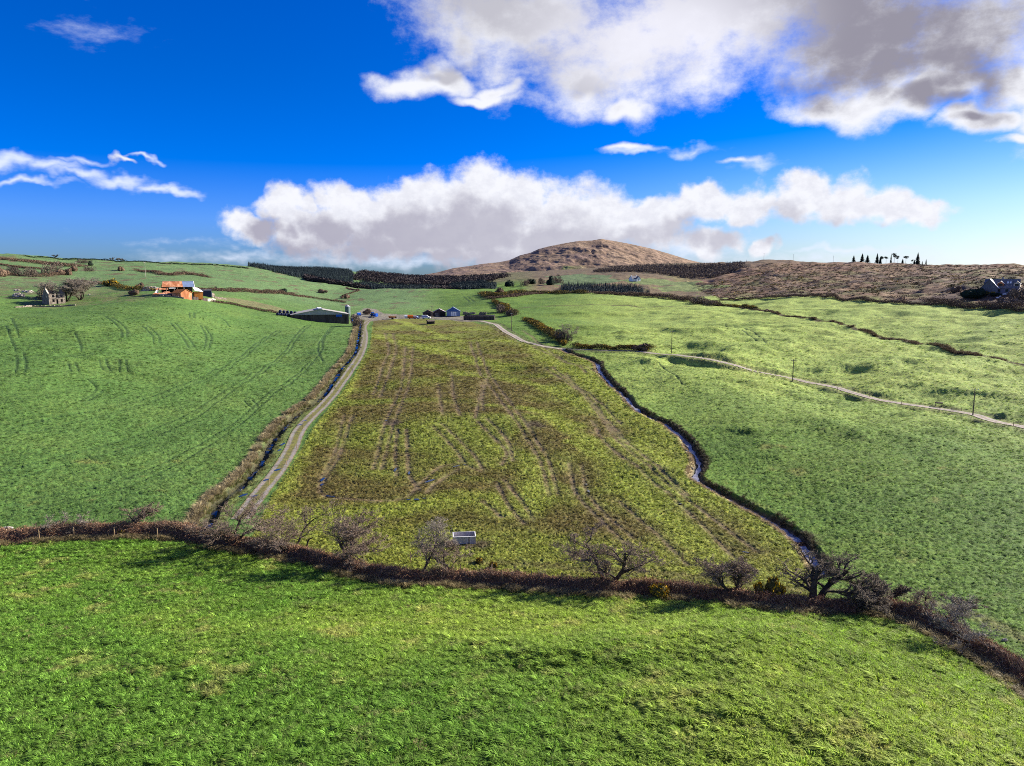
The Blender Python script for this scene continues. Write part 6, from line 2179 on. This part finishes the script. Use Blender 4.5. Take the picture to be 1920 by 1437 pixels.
for (px, py, h), l_ in zip(posts, post_lab):
    post(px, py, h, "pale wooden fence post, " + l_, "fence posts along the farm track")
for (px, py, h, l_) in ((74, 1014, 1.6, "fence post in the hedge below the small pale sapling"), (139, 1008, 1.6, "fence post in the hedge right of the saplings"),
                        (215, 1010, 1.6, "fence post in the hedge at the lone hawthorn"), (296, 1014, 1.8, "fence post in the hedge right of the lone hawthorn"),
                        (864, 1088, 1.9, "fence post in the hedge below the metal trough"), (942, 1098, 1.9, "first fence post in the hedge right of the trough"),
                        (996, 1100, 1.9, "second fence post in the hedge right of the trough"), (1053, 1104, 1.9, "fence post in the hedge left of the umbrella hawthorn"),
                        (770, 1056, 1.5, "thin dark post behind the hedge left of the trough"), (1472, 1082, 1.3, "dark post alone in the grass left of the stream mouth"),
                        (1280, 1052, 1.3, "thin stake in the grass right of the umbrella hawthorn")):
    post(px, py, h, l_, "posts near the hedge", RND.uniform(-.08, .08))
for i, (px, py) in enumerate(((1315, 677), (1400, 697), (1630, 745), (1690, 760), (1762, 772), (1900, 800), (1570, 733), (1345, 684))):
    post(px, py, 1.0, "small stake beside the lane, number %d counting from its left end" % i if False else
         "small stake beside the lane, " + ["left of the middle pole and first from the gorse row", "a little left of the middle pole", "midway between the middle and the tallest pole",
                                            "left of the dark trough", "just in front of the dark trough", "right of the tallest pole", "right of the middle pole", "second along from the gorse row"][i], "stakes along the lane")
# curved dead stump behind the hedge
p = hit(577, 1040)
t = thing("dead_stump", "dark curved dead stem standing behind the hedge", "stump", tuple(p))
pts = [(0, 0, -.2), (-.05, 0, .8), (.02, 0, 1.6), (.25, 0, 2.1), (.75, 0, 2.35)]
A = np.array(pts[:-1], float); B = np.array(pts[1:], float)
V_, F_ = tubes(A, B, np.array([.16, .14, .12, .10]), np.array([.14, .12, .10, .05]), 7)
put("stem", arr_mesh("stem", V_, F_), M_BARK, t)

# ---------------------------------------------------------------- grass
def tuft_mesh(name, seed, n, h, spread, w, lean):
    R = np.random.RandomState(seed)
    a = R.rand(n) * 2 * pi
    base = np.stack([np.cos(a), np.sin(a)], 1) * (R.rand(n)[:, None] ** .5) * spread * .5
    hh = h * R.uniform(.5, 1.2, n)
    out = np.stack([np.cos(a) * spread * .5 + lean * h * .8, np.sin(a) * spread * .5], 1) * R.uniform(.5, 1.2, n)[:, None]
    side = np.stack([-np.sin(a + R.normal(0, .8, n)), np.cos(a)], 1) * w
    z0 = np.full(n, -.03)
    P0 = np.c_[base - side, z0]; P1 = np.c_[base + side, z0]
    mid = base + out * .45
    P2 = np.c_[mid + side * .9, z0 + hh * .75]; P3 = np.c_[mid - side * .9, z0 + hh * .75]
    P4 = np.c_[base + out * 1.25, z0 + hh * .92]
    V_ = np.stack([P0, P1, P2, P3, P4], 1).reshape(-1, 3)
    b = (np.arange(n) * 5)[:, None]
    F_ = np.concatenate([b + [[0, 1, 2]], b + [[0, 2, 3]], b + [[3, 2, 4]]])
    return arr_mesh(name, V_, F_, False)


def mat_grass():
    m, N, b, o = new_mat("grass_blades")
    tint = N.n('ShaderNodeAttribute', attribute_name='tint', attribute_type='INSTANCER').outputs['Color']
    rnd = N.n('ShaderNodeNewGeometry').outputs['Random Per Island']
    k = N.mr(rnd, 0, 1, .72, 1.5, False)
    g = N.n('ShaderNodeCombineXYZ')
    for s in g.inputs:
        N.link(k, s)
    c = N.mix(1.0, tint, g.outputs[0], 'MULTIPLY')
    N.link(c, b.inputs['Base Color'])
    b.inputs['Roughness'].default_value = .65
    b.inputs['Specular IOR Level'].default_value = .25
    tr = N.n('ShaderNodeBsdfTranslucent'); N.link(c, tr.inputs[0])
    mx = N.n('ShaderNodeMixShader'); mx.inputs[0].default_value = .3
    N.link(b.outputs[0], mx.inputs[1]); N.link(tr.outputs[0], mx.inputs[2]); N.link(mx.outputs[0], o.inputs[0])
    return m


M_GRASS = mat_grass()


def scatter(name, P, tint, scale, yaw, protos, label, cat="grass"):
    me = bpy.data.meshes.new(name)
    me.vertices.add(len(P)); me.vertices.foreach_set("co", np.ascontiguousarray(P, np.float32).ravel())
    a = me.attributes.new('tint', 'FLOAT_COLOR', 'POINT')
    q = np.ones((len(P), 4), np.float32); q[:, :3] = tint
    a.data.foreach_set("color", q.ravel())
    a = me.attributes.new('sc', 'FLOAT_VECTOR', 'POINT'); a.data.foreach_set("vector", np.ascontiguousarray(scale, np.float32).ravel())
    rot = np.zeros((len(P), 3), np.float32); rot[:, 2] = yaw
    a = me.attributes.new('rot', 'FLOAT_VECTOR', 'POINT'); a.data.foreach_set("vector", rot.ravel())
    ob = put(name, me)
    g = bpy.data.node_groups.new(name + "_nodes", 'GeometryNodeTree')
    g.interface.new_socket('Geometry', in_out='INPUT', socket_type='NodeSocketGeometry')
    g.interface.new_socket('Geometry', in_out='OUTPUT', socket_type='NodeSocketGeometry')
    G = NT(g)
    gi = G.n('NodeGroupInput'); go = G.n('NodeGroupOutput')
    join = G.n('GeometryNodeGeometryToInstance')
    for pm_ in protos:
        po_ = bpy.data.objects.new("grass_tuft", pm_)
        oi = G.n('GeometryNodeObjectInfo'); oi.inputs['Object'].default_value = po_
        oi.inputs['As Instance'].default_value = True
        G.link(oi.outputs['Geometry'], join.inputs[0])
    iop = G.n('GeometryNodeInstanceOnPoints')
    G.link(gi.outputs[0], iop.inputs['Points'])
    G.link(join.outputs[0], iop.inputs['Instance'])
    iop.inputs['Pick Instance'].default_value = False
    na = G.n('GeometryNodeInputNamedAttribute', data_type='FLOAT_VECTOR'); na.inputs['Name'].default_value = 'sc'
    nb = G.n('GeometryNodeInputNamedAttribute', data_type='FLOAT_VECTOR'); nb.inputs['Name'].default_value = 'rot'
    G.link(na.outputs[0], iop.inputs['Scale'])
    G.link(nb.outputs[0], iop.inputs['Rotation'])
    G.link(iop.outputs[0], go.inputs[0])
    md = ob.modifiers.new("scatter", 'NODES'); md.node_group = g
    tag(ob, label, cat, None, 'stuff')
    return ob


def scatter_kinds(name, P, tint, scale, yaw, protos, label):
    # one object per tuft shape keeps the node tree to a single instance
    R = np.random.RandomState(len(P) % 1000)
    k = R.randint(0, len(protos), len(P))
    for i in range(len(protos)):
        s = k == i
        scatter(name, P[s], tint[s], scale[s], yaw[s], [protos[i]], label)


tufts = []
for i in range(4):
    mm = tuft_mesh("grass_tuft", 600 + i, 24, .14, .30, .012, .8)
    mm.materials.append(M_GRASS); tufts.append(mm)
reeds = []
for i in range(3):
    mm = tuft_mesh("reed_tuft", 620 + i, 34, .62, .8, .018, .4)
    mm.materials.append(M_GRASS); reeds.append(mm)

R = np.random.RandomState(42)
# foreground field: constant density in view, thinning with distance
n = 230000
az = R.uniform(radians(-38), radians(38), n)
r = np.sqrt(R.uniform(36 ** 2, 118 ** 2, n))
keep = (r < np.interp(az, GA[0], _hx) - 1.0)
az, r = az[keep], r[keep]
x, y = r * np.sin(az), r * np.cos(az)
bb, _ = tuss(x, y)
dens = .62 + .35 * fbm(x / 2.0, y / 1.4, 2, .5, 160)
keep = R.rand(len(x)) < dens * (.25 + 1.3 * ss(-.1, .8, bb))
x, y = x[keep], y[keep]
P = np.c_[x, y, ground(x, y)]
bb, _ = tuss(x, y)
tint = color_at(x, y) * (1.10 + .75 * np.clip(bb, -1, 1)).clip(.3, 2)[:, None] * (1.0 + .25 * R.normal(0, 1, (len(x), 1))).clip(.55, 1.7)  # taller tufts paler; hollow ones darkened to paint lit tops and dark gaps
pk = ss(.1, .4, fbm(x / 2.6, y / 2.0, 3, .6, 161)) * (R.rand(len(x)) < .5)
tint = tint * (1 - .6 * pk[:, None]) + np.array((.20, .20, .075)) * .6 * pk[:, None]
sc = R.uniform(.6, 1.35, (len(x), 1)) * (1 + .35 * np.clip(bb, -1, 1))[:, None] * (1 + .6 * ss(0.0, .5, fbm(x / .9, y / .7, 2, .5, 162)))[:, None]
yaw = radians(200) + R.normal(0, .6, len(x))
scatter_kinds("grass", P, tint, sc * np.ones((1, 3)), yaw, tufts, "wind-combed green grass of the near field")
# coarse pale clumps the stock leave
n = 2600
az = R.uniform(radians(-38), radians(38), n); r = np.sqrt(R.uniform(38 ** 2, 112 ** 2, n))
x, y = r * np.sin(az), r * np.cos(az)
keep = (r < np.interp(az, GA[0], _hx) - 2.0) & (fbm(x / 9, y / 6, 3, .6, 165) > .06)
x, y = x[keep], y[keep]
tint = np.where(R.rand(len(x), 1) < .6, np.array([[.23, .20, .085]]), np.array([[.10, .13, .03]])) * R.uniform(.7, 1.3, (len(x), 1))
scatter_kinds("grass", np.c_[x, y, ground(x, y)], tint, R.uniform(.35, .62, (len(x), 1)) * np.array([[1, 1, .8]]), R.rand(len(x)) * 6.28, reeds, "coarse pale grass clumps dotted over the near field")
# beyond the hedge
n = 120000
az = R.uniform(radians(-37), radians(37), n)
r = np.exp(R.uniform(math.log(70), math.log(430), n))
kf = R.rand(n) < 1 - ss(230, 430, r)
az, r = az[kf], r[kf]
keep = (r > np.interp(az, GA[0], _hx) + 2.0)
az, r = az[keep], r[keep]
x, y = r * np.sin(az), r * np.cos(az)
i_, j_ = _frac_index(r, az); i_ = i_.astype(int); j_ = j_.astype(int)
ok = (D_TRACK[i_, j_] > 2.0) & (D_ROAD[i_, j_] > 1.8) & (D_STREAM[i_, j_] > 1.3) & (D_DITCH[i_, j_] > .9)
rs_ = rush[i_, j_]
ok &= (rutk[i_, j_] < .2) & (mudk[i_, j_] < .8)
ok &= R.rand(len(x)) < np.where(rs_, 1.0, .6)
x, y, r, rs_ = x[ok], y[ok], r[ok], rs_[ok]
P = np.c_[x, y, ground(x, y)]
tint = color_at(x, y) * (1.05 + .32 * R.normal(0, 1, (len(x), 1))).clip(.5, 1.9)
tint[rs_] *= (1.05, 1.02, .9)
s1 = R.uniform(.7, 1.4, (len(x), 1)) * (1 + (r[:, None] - 90) / 170) * np.where(rs_, 1.25, .9)[:, None]
scatter_kinds("grass", P, tint, s1 * np.array([[1, 1, .85]]), R.rand(len(x)) * 6.28, tufts, "tussocky grass of the fields beyond the hedge")


def along(L, n, off, sd, R):
    k = R.randint(0, len(L) - 1, n); f = R.rand(n)[:, None]
    B = L[k] * (1 - f) + L[k + 1] * f
    T_ = L[k + 1] - L[k]; T_ /= np.hypot(T_[:, 0], T_[:, 1])[:, None]
    Nn = np.stack([-T_[:, 1], T_[:, 0]], 1)
    return B + Nn * (off + R.normal(0, sd, n))[:, None], k


def bank_grass(name, L, n, off, sd, col, hs, label, lum=.35, gate=None):
    q, k = along(L, n, off, sd, R)
    d = fbm(q[:, 0] / 6, q[:, 1] / 6, 3, .6, 170)
    q = q[(d > -.12)]
    P = np.c_[q, ground(q[:, 0], q[:, 1])]
    t_ = np.array(col) * (1 + lum * R.normal(0, 1, (len(q), 1))).clip(.5, 1.8)
    s = R.uniform(.6, 1.3, (len(q), 1)) * hs
    scatter_kinds(name, P, t_, s * np.ones((1, 3)), R.rand(len(q)) * 6.28, reeds, label)


# sides: the normal points to the left of the direction of travel (towards +x for the ditch, which runs towards us)
bank_grass("reeds", L_DITCH, 3000, -1.9, .38, (.27, .22, .12), 1.15, "straw-coloured reeds on the bank of the ditch")
bank_grass("reeds", L_DITCH, 1500, -1.1, .25, (.11, .115, .035), .8, "green rushes hanging over the ditch")
bank_grass("reeds", L_DITCH, 900, 1.6, .3, (.14, .14, .05), .6, "short grass between the ditch and the farm track")
bank_grass("reeds", L_STREAM, 1700, 1.35, .28, (.060, .050, .030), .65, "dark rushes on the far bank of the stream")
bank_grass("reeds", L_STREAM, 2000, -1.45, .25, (.27, .20, .12), .5, "bleached grass on the near bank of the stream")
bank_grass("reeds", L_HEDGE, 4500, -2.0, .45, (.22, .18, .09), .8, "straw and dead grass at the foot of the hedge")
bank_grass("reeds", L_HEDGE, 3000, 2.0, .5, (.10, .11, .035), .7, "rough green grass behind the hedge")
Lr = line(DARKLINES[0][0], step=2.0)
bank_grass("reeds", Lr, 2600, 0.0, .8, (.085, .062, .035), 1.2, "brown rough growth in the dark field drain")
